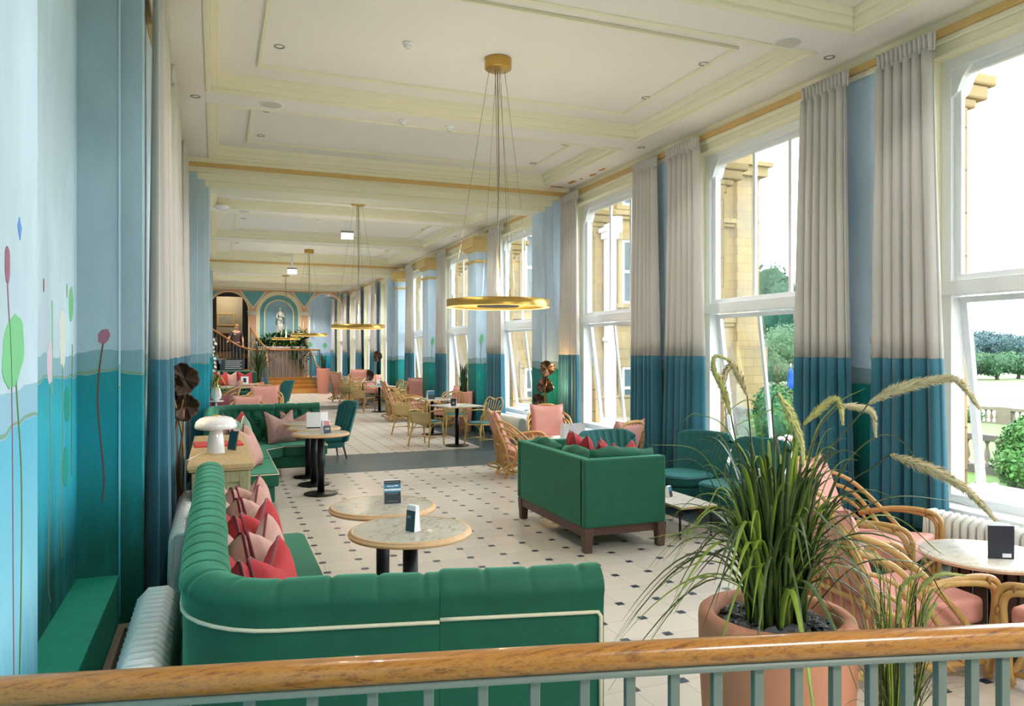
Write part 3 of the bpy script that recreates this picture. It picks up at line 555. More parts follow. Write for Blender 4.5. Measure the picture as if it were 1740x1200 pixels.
def sofa_back(parent, P, mat, zt=.96, inner='roll', sgn=1, cap=True, tuft=.165, buttons=False, name='backrest', z_in=.38):
    """Rolled, pleated back swept along P (P = line of the outer face, sitter on the left of the path for sgn=1)."""
    th = .19; r = .075
    prof = [(.0, .12), (.0, zt-.17)]                     # outer face
    for k in range(0, 13):
        a = PI*1.12-PI*1.25*k/12; prof.append((.075-r*math.cos(a)*-1*1.0-.0, zt-r-.0+r*math.sin(a)*1.0))
    prof = [(.0, .12), (.0, .5), (.0, zt-.135)]+[(.072+(r+.012)*math.cos(a), zt-r*.82+r*.82*math.sin(a)) for a in [PI*1.13-(PI*1.3)*k/14 for k in range(15)]]
    nin = 12; zb = z_in
    prof += [(.15-(.02 if q > 6 else 0)*0+.03*(q/nin), (zt-r-.03)+(zb-(zt-r-.03))*q/nin) for q in range(1, nin+1)]
    n_outer = 3; n_roll = 15
    def disp(s, j, nv):
        if j < n_outer: return (0, 0)
        u = s/tuft; cre = (1-abs(math.cos(PI*u)))**3 if inner == 'roll' else (1-abs(math.cos(PI*u)))**2.2
        cre = abs(math.cos(PI*(u+.12*math.sin(5.3*s))))**70
        if j < n_outer+n_roll:
            q = (j-n_outer)/(n_roll-1); a = PI*1.13-(PI*1.3)*q
            w_ = -.0095*cre*math.sin(PI*min(1, max(0, q)))+.0025*math.sin(9.1*s+4*q)
            return (w_*math.cos(a), w_*math.sin(a))
        q = (j-n_outer-n_roll)/nin; z = q*3.2
        if inner == 'button':
            row = math.floor(z+.5); uu = u+(.5 if row % 2 else 0); d1 = (abs((uu) % 1-.5))  # .5 at the button
            bx = .5-d1; bz = z-row; dd = math.exp(-((bx/.13)**2+(bz/.22)**2)); di = min(abs(((u+z/2) % 1)-.5), abs(((u-z/2) % 1)-.5)); fold = .0
            ln = min(abs(((u+z*.5+.5) % 1)-.5) if 1 else 9, abs(((u-z*.5+.5) % 1)-.5)); crease = math.exp(-(ln/.06)**2)
            return (-.05*dd-.026*crease+.025, 0)
        return (-.01*cre+.0, 0)
    if sgn < 0: prof = [(-a, z) for a, z in prof]
    f = (lambda s, j, nv: (sgn*disp(s, j, nv)[0], disp(s, j, nv)[1]))
    mb = MB(); sweep(mb, P, prof, f, cap); o = mb.build(name, mat, parent)
    if buttons:
        sl = arclen(P); N = offs(P, 1)
        def atlen(s):
            for i in range(len(sl)-1):
                if sl[i+1] >= s: t = (s-sl[i])/(sl[i+1]-sl[i]); return P[i].lerp(P[i+1], t), (N[i]-P[i])
            return P[-1], N[-1]-P[-1]
        bt = None
        for row in (1, 2):
            u0 = .5 if row % 2 else 1.0; k = 0
            while True:
                s = (u0-.5+ (0.5 if True else 0)+k)*tuft-(.5*tuft if row % 2 == 0 else 0)*0
                if s > sl[-1]-.05: break
                p, nn = atlen(s); z = (zt-r-.03)+(zb-(zt-r-.03))*(row/3.2); q = p+nn*sgn*(.15+.03*row/3.2-.004); k += 1
                if bt is None: bt = MB().ball((0, 0, 0), .011, 6).build('button', 'brass_button', parent); b_ = bt
                else: b_ = bt.copy(); C.objects.link(b_); b_.parent = parent
                b_.location = (q.x, q.y, z)
    return o
def cushion_block(parent, name, mat, poly, z0, z1, piping=None, crown=.018, rad=.02):
    """Seat cushion: rounded block on a polygon footprint, with welt piping round its top edge."""
    n = len(poly); cx = sum(p[0] for p in poly)/n; cy = sum(p[1] for p in poly)/n
    mb = MB(); mb.prism(poly, z0, z1); o = mb.build(name, mat, parent, bevel=rad, seg=4, angle=.5)
    if piping:
        P = [(cx+(x-cx)*(1-.004), cy+(y-cy)*(1-.004), z1-.014) for x, y in poly]; Q = []
        for a, b in zip(P, P[1:]+P[:1]):
            for k in range(6): Q.append(Vector(a).lerp(Vector(b), k/6))
        MB().tube(Q, .0065, 6, closed=True).build('piping', piping, o)
    return o
def fillet(pts, r, n=8):
    """Polyline with its inner corners rounded."""
    out = [pts[0]]
    for i in range(1, len(pts)-1):
        p = Vector(pts[i]); a = (Vector(pts[i-1])-p).normalized(); b = (Vector(pts[i+1])-p).normalized()
        ang = a.angle(b); d = min(r/math.tan(ang/2), (Vector(pts[i-1])-p).length*.49, (Vector(pts[i+1])-p).length*.49)
        A, B = p+a*d, p+b*d
        for k in range(n+1): t = k/n; out.append(tuple(A*(1-t)**2+p*2*t*(1-t)+B*t*t))
    return out+[pts[-1]]
# --- near banquette: long arm on the left wall, curve, then a straight end module set beside the rail
t = thing('banquette_sofa', 'curved green velvet banquette nearest the wooden handrail, cream piping on its back', 'sofa', (0, 0, 0))
ga = fillet([(-.11, 5.55), (-.11, 2.78), (.06, 2.56), (.69, 2.415)], .55, 10)
GA = resample(ga, .0095)
sofa_back(t, GA, 'green_velvet', .965, 'roll')
GB = resample([(.692, 2.4145), (1.235, 2.285)], .0095)
sofa_back(t, GB, 'green_velvet', .972, 'roll', name='end_backrest')
for P, e in ((GA, 0), (GB, 1)):
    q = [Vector((p.x, p.y, .822+(.008 if e else 0))) for p in offs(P, -.004)]; q = q[:-1:6]+[q[-1]]
    if e: lastp = offs(P, -.004)[-1]; q[-1] = Vector((lastp.x-.02, lastp.y+.005, .83)); q += [Vector((lastp.x-.012, lastp.y, .815)), Vector((lastp.x-.012, lastp.y, .12))]
    MB().tube(q, .0072, 6).build('back_piping', 'cream_piping', t)
def inset(P, d): return [(p.x, p.y) for p in offs(P, d)]
base = [(-.09, 5.54), (-.09, 2.8), (.07, 2.6), (1.2, 2.33), (1.33, 2.86), (.72, 3.02), (.56, 3.2), (.55, 5.54)]
MB().prism(base, .10, .30).build('seat_base', 'green_velvet', t, bevel=.015)
cushion_block(t, 'seat_cushion', 'green_velvet', [(.07, 5.54), (.07, 4.36), (.58, 4.36), (.585, 5.48), (.55, 5.54)], .30, .435, 'cream_piping')
cushion_block(t, 'seat_cushion', 'green_velvet', [(.07, 4.35), (.07, 3.0), (.18, 2.78), (.34, 2.7), (.8, 3.02), (.64, 3.12), (.58, 3.3), (.58, 4.35)], .30, .435, 'cream_piping')
cushion_block(t, 'seat_cushion', 'green_velvet', [(.35, 2.695), (1.22, 2.49), (1.31, 2.88), (.81, 3.015)], .30, .435, 'cream_piping')
for x, y in ((.5, 5.45), (.5, 3.9), (.02, 5.45), (.1, 3.0), (1.25, 2.82), (1.15, 2.42), (.7, 3.0)): MB().at((x, y, 0)).cyl(.018, 0, .105, 12, .03).build('leg', 'pale_leg_wood', t)

# --- second banquette: buttoned, L-shaped, beyond the sideboard
t = thing('banquette_sofa', 'L-shaped green velvet banquette with a deep-buttoned back, beyond the oak sideboard', 'sofa', (0, 0, 0))
fb = fillet([(-.13, 9.1), (-.13, 11.2), (.1, 11.5), (.78, 11.48)], .4, 8)
FB = resample([(a, b) for a, b in fb], .022); sofa_back(t, FB, 'green_velvet', .96, 'button', -1, buttons=True)
FC = resample([(.785, 11.48), (1.42, 11.46)], .02); sofa_back(t, FC, 'green_velvet', .965, 'button', -1, buttons=True, name='end_backrest')
MB().prism([(-.12, 8.32), (.58, 8.32), (.6, 10.7), (1.42, 10.7), (1.42, 11.44), (.1, 11.46), (-.12, 11.2)], .12, .29).build('seat_base', 'green_velvet', t, bevel=.015)
cushion_block(t, 'seat_cushion', 'green_velvet', [(.02, 8.3), (.62, 8.3), (.62, 9.5), (.02, 9.5)], .29, .435, 'cream_piping')
cushion_block(t, 'seat_cushion', 'green_velvet', [(.02, 9.51), (.62, 9.51), (.62, 10.4), (.86, 10.66), (.5, 11.2), (.1, 11.2)], .29, .435, 'cream_piping')
cushion_block(t, 'seat_cushion', 'green_velvet', [(.87, 10.66), (1.44, 10.66), (1.44, 11.3), (.52, 11.3), (.52, 11.2)], .29, .435, 'cream_piping')
for x, y in ((.52, 8.42), (-.05, 8.42), (.55, 10.5), (1.36, 10.78), (1.36, 11.38)): MB().at((x, y, 0)).cyl(.017, 0, .125, 12, .028).build('leg', 'pale_leg_wood', t)
# --- third, far banquette
t = thing('banquette_sofa', 'distant dark green buttoned banquette at the foot of the far staircase', 'sofa', (0, 0, 0))
FD = resample([(-.35, 28.3), (-.33, 30.3), (1.3, 30.0)], .05)
sofa_back(t, FD, 'dark_green_velvet', 1.0, 'button', -1, tuft=.24)
MB().prism([(-.3, 28.3), (.4, 28.3), (.4, 29.4), (1.28, 29.25), (1.3, 29.9), (-.3, 30.2)], .1, .44).build('seat', 'dark_green_velvet', t, bevel=.03)
MB().box(1.22, 1.4, 29.2, 30.0, .1, .96).build('arm', 'dark_green_velvet', t, bevel=.04)
t = thing('banquette_sofa', 'dark green buttoned seat behind the far cream table and the planted vase', 'sofa', (0, 0, 0))
FE = resample([(-.4, 16.0), (-.4, 19.5), (-.1, 19.8), (.75, 19.7)], .05); sofa_back(t, FE, 'dark_green_velvet', .74, 'button', -1, tuft=.2)
MB().prism([(-.38, 16.0), (.2, 16.0), (.2, 18.9), (.75, 18.9), (.75, 19.6), (-.3, 19.7)], .1, .42).build('seat', 'dark_green_velvet', t, bevel=.03)

# --- cushions
def pillow(mat, pipe, w=.44, th=.085, chop=.10, pipe_r=.007):
    def mk():
        t = thing('cushion', '', 'cushion'); 
        def edge(u, v):
            x = u*w/2*(1-.07*(1-v*v)); z = v*w/2*(1-.07*(1-u*u))
            if v > 0: z -= chop*max(0, 1-abs(u)*1.15)*v*v
            return x, z
        def f(s):
            def g(a, b):
                u, v = 2*a-1, 2*b-1; x, z = edge(u, v); t_ = ((1-u**4)*(1-v**4))**.55
                return (x, s*(th*t_*(1-.35*max(0, v)*max(0, 1-abs(u)*1.4))), z+w/2)
            return g
        n = 19; mb = MB(); mb.grid(f(-1), n, n); mb.grid(f(1), n, n, flip=True); mb.build('cover', mat, t)
        if pipe:
            E = [edge(-1+2*k/16, 1) for k in range(16)]+[edge(1, 1-2*k/16) for k in range(16)]+[edge(1-2*k/16, -1) for k in range(16)]+[edge(-1, -1+2*k/16) for k in range(16)]
            MB().tube([(x, 0, z+w/2) for x, z in E], pipe_r, 6, closed=True).build('piping', pipe, t)
        return t
    return mk
PK = dict(pink=pillow('pink_linen', 'maroon_piping'), coral=pillow('coral_weave', 'plum_velvet'), rose=pillow('rose_canvas', 'rose_canvas', .5, .07, .03, .004), rust=pillow('rust_canvas', 'rust_canvas', .46, .06, .02, .004),
    sage=pillow('sage_cloth', 'cream_piping', .42), stripe=pillow('stripe_cloth', 'maroon_piping', .46, .08, .12, .004), plum=pillow('plum_velvet', 'maroon_piping', .42, .09, .1))
def cushion(kind, label, loc, rz=0, lean=0, group=None, sc=1, roll=0):
    o = place('pillow_'+kind, PK[kind], label, loc, 0, group, sc); o.rotation_euler = (lean, roll, rz); return o
# near banquette: five rows, two deep, faces turned to the room
rows = [(3.58, 'coral', 'red woven'), (4.02, 'pink', 'pale pink'), (4.44, 'coral', 'red woven'), (4.92, 'pink', 'dusty pink'), (5.30, 'pink', 'dusty pink')]
pos = ['lowest row, nearest the handrail', 'second row from the handrail', 'middle row', 'fourth row from the handrail', 'farthest row, by the sideboard']
for i, (y, k, col) in enumerate(rows):
    for j in (0, 1):
        l = '%s cushion, near banquette, %s, %s' % (col, pos[i], 'inner' if j == 0 else 'outer')
        x = .10+.17*j; cushion(k, l, (x+.02, y-.03*j, .437), R(90+(-22 if j else 18)+6*(i % 2)), R(-13), 'cushions on the near banquette', sc=.98 if i != 0 else .93)
# second banquette
B2 = [('pink', 'large pale pink cushion with dark piping, nearest one on the buttoned banquette', .42, 8.8, 74, -24, 1.12), ('pink', 'pale pink cushion partly hidden behind the large pink one', .2, 9.12, 95, -12, 1), ('sage', 'sage green cushion with white edging behind the white table lamp', .30, 9.45, 80, -15, 1.12), ('sage', 'darker sage cushion, second of the green ones', .36, 9.8, 70, -15, 1.15),
      ('coral', 'red woven cushion among the sage ones in the corner of the buttoned banquette', .3, 10.2, 60, -14, 1.15), ('stripe', 'zigzag striped pinkish cushion standing against the buttoned back', .87, 10.98, 28, -14, 1), ('stripe', 'zigzag striped cushion tucked behind its twin by the buttoned back', 1.02, 11.1, -20, -14, .95),
      ('coral', 'red cushion leaning below the planted vase, on the left', -.05, 17.1, 60, -15, 1), ('plum', 'deep red cushion leaning below the planted vase, on the right', .12, 16.6, 20, -15, 1)]
for k, l, x, y, a, le, sc in B2: cushion(k, l, (x, y, .437), R(a), R(le), 'cushions on the farther banquettes', sc)
for k, l, x, y, a in (('pink', 'dusty pink cushion on the far banquette, right of the white-patterned pair', .52, 29.2, 30), ('stripe', 'patterned cushion with white blooms, far left on the far banquette', .0, 29.0, 50), ('coral', 'red patterned cushion second from left on the far banquette', .22, 28.9, 40), ('coral', 'upright red cushion at the right end of the far banquette', .98, 29.2, -10)): cushion(k, l, (x, y, .44), R(a), R(-10), 'cushions on the farthest banquette', 1.25)

# --- green sofa with wooden base, seen from behind
t = thing('velvet_sofa', 'green velvet two-seat sofa on a dark wooden base in the middle of the tiles', 'sofa', (2.9, 5.74, 0))
W_, L_ = .8, 1.45
MB().box(0, .10, .0, L_, .215, .80).build('back', 'green_velvet', t, bevel=.018, seg=3)
for y0, y1 in ((-.045, .055), (L_-.055, L_+.045)):
    MB().prism([(0, 0), (.8, 0), (.8, .1), (0, .1)], .215, .80).build('arm', 'green_velvet', t, bevel=.018, seg=3).location = (0, y0, 0)
MB().box(.1, .76, .07, L_-.07, .22, .36).build('seat_base', 'green_velvet', t, bevel=.015)
for i in (0, 1): MB().box(.12, .78, .075+i*.66, .72+i*.655, .36, .50).build('seat_cushion', 'green_velvet', t, bevel=.04, seg=4)
def puff(x0, x1, y0, y1, z0, z1, seed):
    r = random.Random(seed); a_, b_, c_ = r.uniform(0, 1), r.uniform(0, 6), r.uniform(0, 6)
    def f(s):
        def g(p, q):
            u, v = 2*p-1, 2*q-1; k = ((1-u**6)*(1-v**6))**.4; cx = (x0+x1)/2
            return (cx+s*(x1-x0)/2*k*(1+.1*math.sin(4*u+a_)*math.sin(3*v+b_))+.01*math.sin(7*v+c_), (y0+y1)/2+u*(y1-y0)/2, (z0+z1)/2+v*(z1-z0)/2+.008*math.sin(3*u+a_)*(v+1)+.003*math.sin(9*u+b_)*(v+1))
        return g
    return MB().grid(f(-1), 20, 14).grid(f(1), 20, 14, flip=True)
for i in (0, 1): puff(.09, .28, .07+i*.655, .73+i*.655, .46, .84, i).build('back_cushion', 'green_velvet', t)
o_ = puff(-.10, .10, -.32, .32, .46, .865, 5).build('arm_cushion', 'green_velvet', t); o_.rotation_euler = (0, 0, R(90)); o_.location = (.45, .13, 0)
MB().box(.02, .79, .01, .05, .135, .215).box(.02, .79, L_-.05, L_-.01, .135, .215).box(.01, .05, .0, L_, .135, .215).box(.74, .78, .0, L_, .135, .215).build('base_rail', 'walnut_wood', t, bevel=.004)
for x, y in ((0, -.04), (.72, -.04), (0, L_-.06), (.72, L_-.06)): MB().add([(x, y, .214), (x+.09, y, .214), (x+.09, y+.09, .214), (x, y+.09, .214), (x+.012, y+.012, 0), (x+.078, y+.012, 0), (x+.078, y+.078, 0), (x+.012, y+.078, 0)], [(0, 1, 2, 3), (4, 7, 6, 5), (0, 4, 5, 1), (1, 5, 6, 2), (2, 6, 7, 3), (3, 7, 4, 0)], False).build('foot', 'walnut_wood', t, bevel=.004)
for i, (x, y, a, sc, l) in enumerate(((3.32, 6.62, 70, .92, 'red velvet cushion on the green sofa, farthest and tallest'), (3.3, 6.42, 84, .95, 'long red velvet cushion lying along the back of the green sofa'), (3.38, 6.16, 60, .84, 'red cushion peak second from the near arm of the green sofa'), (3.5, 5.98, 30, .84, 'red cushion peak nearest the near arm of the green sofa'))):
    cushion('coral', l, (x, y, .53), R(a), R(-12), 'red cushions on the green sofa', sc)

# --- teal velvet tub chairs, fluted
def tub(mat='teal_velvet', wide=.72, H=.83):
    def mk():
        t = thing('tub_chair', '', 'armchair'); nf = 9
        def shell(inner):
            def g(u, v):
                a = (u-.5)*1.95; z = .30+(H-.30)*v; rr = .31+.075*v; ca = math.cos(a); hz = 1-.22*abs(u-.5)*2*(abs(u-.5)*2 > .55)*(abs(u-.5)*2-.55)/.45
                z = .30+(H-.30)*v*(1-.12*(max(0, abs(u-.5)*2-.6)/.4)**2)
                if inner: rr -= .075*(1-.35*v)-.014*abs(math.sin(PI*nf*u))*(.3+v*.7); 
                x = math.sin(a)*rr*1.3; y = -math.cos(a)*rr*.95-.03-.10*v
                return (x, y, z)
            return g
        nu = nf*8+1; mb = MB(); mb.grid(shell(0), nu, 10); mb.grid(shell(1), nu, 10, flip=True)
        so, si = shell(0), shell(1)
        def rim(fn0, fn1): mb.grid(lambda u, v: tuple((Vector(fn0(u)).lerp(Vector(fn1(u)), v)+Vector((0, 0, .022*math.sin(PI*v))))), nu, 6)
        rim(lambda u: so(u, 1), lambda u: si(u, 1))
        for e in (0, 1): mb.grid(lambda u, v: tuple(Vector(so(e, u)).lerp(Vector(si(e, u)), v)+Vector((.0, .018*math.sin(PI*v), 0))), 10, 6)
        mb.build('backrest', mat, t)
        def seat(z0, z1, k):
            out = []
            for i in range(28):
                a = 2*PI*i/28; c, s_ = math.cos(a), math.sin(a); out.append((.31*k*math.copysign(abs(c)**.7, c), .04+.30*k*math.copysign(abs(s_)**.7, s_)))
            return out
        MB().prism(seat(0, 0, .97), .2, .30).build('seat_base', mat, t, bevel=.02); MB().prism(seat(0, 0, 1.03), .30, .42).build('seat_cushion', mat, t, bevel=.04, seg=4)
        MB().tube([(x, y, .395) for x, y in seat(0, 0, 1.035)], .005, 6, closed=True).build('piping', mat, t)
        for x, y in ((-.2, .26), (.2, .26), (-.19, -.2), (.19, -.2)): MB().tube([(x, y, .21), (x*1.25, y*1.2, 0)], [.019, .011], 10).build('leg', 'brown_leg_wood', t)
        for x in (-.1, .0, .1): MB().ball((x, -.22-.02, .52), .012, 6).build('button', mat, t)
        return t
    return mk
mk = tub()
place('tub', mk, 'fluted teal tub chair facing the camera behind the green sofa', (4.14, 7.2, 0), R(186), sc=.97)
place('tub', mk, 'teal tub chair by the curtains, left one of the pair at the low table', (4.74, 6.95, 0), R(104), sc=1.0)
place('tub', mk, 'teal tub chair right beside the low table, half behind the tall grass', (4.84, 6.18, 0), R(96), sc=1.0)
place('tubg', tub('teal_velvet', .7, .93), 'teal armchair seen from the side at the right end of the buttoned banquette', (1.68, 12.35, 0), R(100), sc=.95)
place('tubg', tub('teal_velvet', .7, .93), 'distant dark teal armchair standing alone in front of the far wooden steps', (1.62, 22.4, 0), R(60), sc=1)

# --- rattan dining armchair
def dining_chair():
    t = thing('rattan_chair', '', 'chair'); r = .0125
    hoop = bez([(-.2, -.2, .42), (-.235, -.25, .62), (-.24, -.3, .78), (-.17, -.325, .87), (-.08, -.322, .865), (0, -.318, .835), (.08, -.322, .865), (.17, -.325, .87), (.24, -.3, .78), (.235, -.25, .62), (.2, -.2, .42)], 6)
    MB().tube(hoop, r, 8).build('back_frame', 'pale_rattan', t)
    c = MB()
    for k in range(7):
        u = (k-3)/3; top = .845+.02*math.cos(u*3)-.05*abs(u)**3; c.tube(bez([(u*.17, -.225, .60), (u*.19, -.27, .72), (u*.205, -.315, top)], 4), .006, 6)
    c.build('back_canes', 'pale_rattan', t)
    MB().grid(lambda u, v: ((u-.5)*(.37+.06*v), -.19-.06*v-.012*math.sin(PI*u), .42+.2*v), 12, 6).build('woven_back_panel', 'woven_cane', t, solid=.01)
    b = MB(); b.tube([(-.22, -.232, .61), (0, -.245, .615), (.22, -.232, .61)], .009, 6); b.build('back_rail', 'pale_rattan', t)
    sp = [(.22*math.copysign(abs(math.cos(a))**.7, math.cos(a)), .02+.215*math.copysign(abs(math.sin(a))**.7, math.sin(a))) for a in [2*PI*k/28 for k in range(28)]]
    MB().tube([(x, y, .415) for x, y in sp], r*1.1, 8, closed=True).build('seat_frame', 'pale_rattan', t); MB().prism([(x*.97, .02+(y-.02)*.97) for x, y in sp], .40, .415).build('seat', 'woven_cane', t)
    MB().prism([(x*.98, .02+(y-.02)*.96) for x, y in sp], .418, .455).build('seat_pad', 'teal_seat_cloth', t, bevel=.015, seg=3)
    for s in (-1, 1):
        MB().tube(bez([(s*.235, -.24, .64), (s*.27, -.1, .645), (s*.275, .12, .63), (s*.245, .22, .57), (s*.215, .2, .42)], 6), r, 8).build('arm', 'pale_rattan', t)
        MB().tube([(s*.2, .19, .42), (s*.215, .23, 0)], r*1.15, 8).build('leg', 'pale_rattan', t); MB().tube([(s*.19, -.18, .42), (s*.225, -.28, 0)], r*1.15, 8).build('leg', 'pale_rattan', t)
    q = MB()
    for s in (-1, 1):
        q.tube([(s*.21, .215, .15), (s*.212, -.24, .15)], .008, 6); q.tube(bez([(s*.205, .21, .22), (s*.17, .21, .36), (s*.05, .215, .405)], 5), .009, 6); q.tube(bez([(s*.205, -.22, .22), (s*.19, -.12, .36), (s*.2, .0, .405)], 5), .009, 6)
    q.tube([(-.21, 0, .15), (.21, 0, .15)], .008, 6); q.build('stretcher', 'pale_rattan', t)
    return t
DCH = [(3.6, 13.4, -50, 'rattan dining armchair with teal pad, left of the nearest square table'), (4.45, 12.82, 112, 'rattan dining armchair with teal pad, right of the nearest square table by the dark border'), (3.72, 15.3, -55, 'rattan dining armchair at the left of the table beside the big planter'), (4.55, 14.75, 170, 'rattan dining armchair between the two nearest square tables'),
       (3.9, 21.4, -50, 'rattan dining armchair left of the third square table, seat pad showing'), (4.75, 20.9, 120, 'rattan dining armchair with its back to the camera behind the side-on pink chair'), (3.9, 23.8, -50, 'far rattan dining armchair nearest the aisle beside the pink-cushioned one'), (4.8, 22.0, 100, 'far rattan dining armchair right of the third square table'), (4.1, 25.1, 30, 'far rattan dining armchair at the farthest square table')]
for x, y, a, l in DCH: place('dining', dining_chair, l, (x, y, 0), R(a), 'rattan dining armchairs')

# --- rattan lounge chair (fan of canes down each side), pink cushions.  Local +y is the way it faces.
def lounge(fine=True):
    def mk():
        t = thing('rattan_lounge_chair', '', 'armchair'); r = .0185; k = 1
        n = 8 if fine else 6
        for s in (-1, 1):
            MB().tube(bez([(s*.22, -.52, .88), (s*.30, -.45, .66), (s*.32, -.36, .42), (s*.31, -.32, .16), (s*.31, -.36, .03)], 6), r*1.15, n).build('back_post', 'rattan', t)
            c = MB()
            for q in range(7):
                u = q/6; z0 = .84-.10*q; y0 = -.505+.025*q; yf = .34-.115*q
                c.tube(bez([(s*(.235+.014*q), y0, z0), (s*(.35-.004*q), y0+.26-.02*q, z0-.12+.01*q), (s*.345, yf-.16, .26-.025*q+(.06 if q == 0 else 0)), (s*.325, yf, .06)], 6), r*(.95 if q < 2 else .72), n)
            c.build('side_canes', 'rattan', t)
            a = MB()
            for dd in (0, .032): a.tube(bez([(s*(.335+dd*.1), -.22, .50-dd*.2), (s*(.36+dd*.3), .02, .565-dd*.3), (s*(.365+dd*.4), .25, .58-dd), (s*(.355+dd*.4), .37-dd, .53-dd), (s*(.34+dd*.3), .385-dd, .36), (s*(.33+dd*.2), .35-dd, .04)], 6), r*1.05, n)
            a.build('arm', 'rattan', t)
            b = MB()
            for p in ((s*.37, .28, .565), (s*.358, .375, .42), (s*.345, .36, .2), (s*.345, -.12, .52)): b.at(p).tube([(-.02, 0, -.012), (-.02, .0, .012), (.022, 0, .012), (.022, 0, -.012)], .012, 6, closed=True)
            b.at()
            for q in range(5): b.ball((s*(.25+.018*q), -.5+.028*q, .8-.13*q), .02, 6, (1, 1, 1.4))
            b.build('binding', 'rattan_binding', t)
            MB().ball((s*.31, -.36, .025), .024, 8).build('foot', 'rattan', t); MB().ball((s*.33, .34, .025), .024, 8).build('foot', 'rattan', t)
        h = MB(); h2 = MB(); h3 = MB(); h.tube(bez([(-.22, -.52, .88), (-.12, -.555, .93), (0, -.56, .94), (.12, -.555, .93), (.22, -.52, .88)], 6), r*1.15, n); h2.tube(bez([(-.32, -.37, .45), (0, -.43, .46), (.32, -.37, .45)], 6), r*.8, n); h3.tube(bez([(-.31, -.33, .14), (0, -.38, .14), (.31, -.33, .14)], 6), r, n)
        h.build('top_rail', 'rattan', t); h2.build('back_rail', 'rattan', t); h3.build('base_rail', 'rattan', t)
        v = MB()
        for q in range(7): u = (q-3)/3; v.tube(bez([(u*.19, -.545-.0, .92-.03*u*u), (u*.24, -.47, .68), (u*.28, -.42, .45), (u*.28, -.37, .14)], 5), .0085, 6)
        v.build('back_canes', 'rattan', t)
        f = MB(); f.tube([(-.33, .34, .1), (.33, .34, .1)], r, n); f.tube([(-.33, .34, .22), (.33, .34, .22)], r*.8, n); f.tube([(-.33, .33, .1), (-.31, -.34, .1)], r, n); f.tube([(.33, .33, .1), (.31, -.34, .1)], r, n); f.build('base_rail', 'rattan', t)
        MB().add([(-.27, -.32, .24), (.27, -.32, .24), (.29, .36, .29), (-.29, .36, .29), (-.27, -.32, .38), (.27, -.32, .38), (.29, .36, .44), (-.29, .36, .44)], [(0, 3, 2, 1), (4, 5, 6, 7), (0, 1, 5, 4), (1, 2, 6, 5), (2, 3, 7, 6), (3, 0, 4, 7)], False).build('seat_cushion', 'rose_canvas', t, bevel=.035, seg=4)
        def bk(s):
            def g(p, q):
                u, v = 2*p-1, 2*q-1; kk = ((1-u**8)*(1-v**8))**.4; yy = -.30-.21*q; x = u*.275*(1-.05*(1-v*v)); z = .38+.56*q*(1-.03*(1-u*u))+.02*abs(u)**3*q
                return (x, yy+s*.065*kk+(.0), z)
            return g
        MB().grid(bk(1), 16, 16).grid(bk(-1), 16, 16, flip=True).build('back_cushion', 'rose_canvas', t)
        E = [bk(0)(a, b) for a, b in [(i/14, 0) for i in range(14)]+[(1, i/14) for i in range(14)]+[(1-i/14, 1) for i in range(14)]+[(0, 1-i/14) for i in range(14)]]
        MB().tube(E, .006, 6, closed=True).build('cushion_piping', 'rose_canvas', t)
        return t
    return mk
LG = [(3.5, 3.12, -98, 'rattan lounge chair with pink cushions nearest the camera, fan of canes toward the tall grass', .95), (4.42, 4.12, 204, 'rattan lounge chair with tall pink back cushion, behind the round slatted table', 1.0), (4.1, 2.36, 8, 'rattan lounge chair showing only its arm at the right edge, above the handrail', 1.0),
      (4.02, 9.7, -100, 'rattan lounge chair seen side-on just beyond the green sofa', 1.0), (4.66, 10.25, 165, 'rattan lounge chair facing the camera in front of the triple lotus lamp', .94), (4.38, 8.2, 20, 'rattan lounge chair of which only the rust-lit cushion top shows over the teal chair', .95),
      (4.35, 18.3, -95, 'rattan lounge chair seen side-on in the second bay, next to the table with the planter', 1.05), (5.0, 19.3, 170, 'pink-cushioned lounge chair facing the room beyond the planter table', 1.05), (4.95, 16.6, 120, 'pink-cushioned lounge chair low behind the blue menu holder', .95), (4.2, 26.0, -60, 'far rattan lounge chair seen from behind, beside the tall pink planter', 1.08), (4.85, 27.6, 170, 'far pink lounge chair under the distant curtains', 1.1), (5.0, 26.0, 160, 'far pink lounge chair just in front of its twin by the lotus lamp', 1.0)]
for x, y, a, l, sc in LG: place('lounge', lounge(), l, (x, y, 0), R(a), 'rattan lounge chairs', sc)
for x, y, z, a, sc, l in ((.62, 14.9, .5, 8, 1.05, 'long pale rose cushion just above the buttoned banquette back, the nearer one'), (.9, 16.6, .42, 0, 1.15, 'pale rose square cushion behind the long one, above the buttoned back')):
    pass
LX2 = [(.55, 14.6, 180, 'rose-cushioned lounge chair hidden but for its cushion, nearest behind the buttoned banquette', .93), (.92, 16.3, 175, 'rose-cushioned lounge chair second behind the buttoned banquette', 1.05), (-.05, 18.2, 90, 'rose-cushioned chair against the wall left of the planted vase', 1.1)]
for x, y, a, l, sc in LX2: place('lounge', lounge(), l, (x, y, 0), R(a), 'rattan lounge chairs', sc)

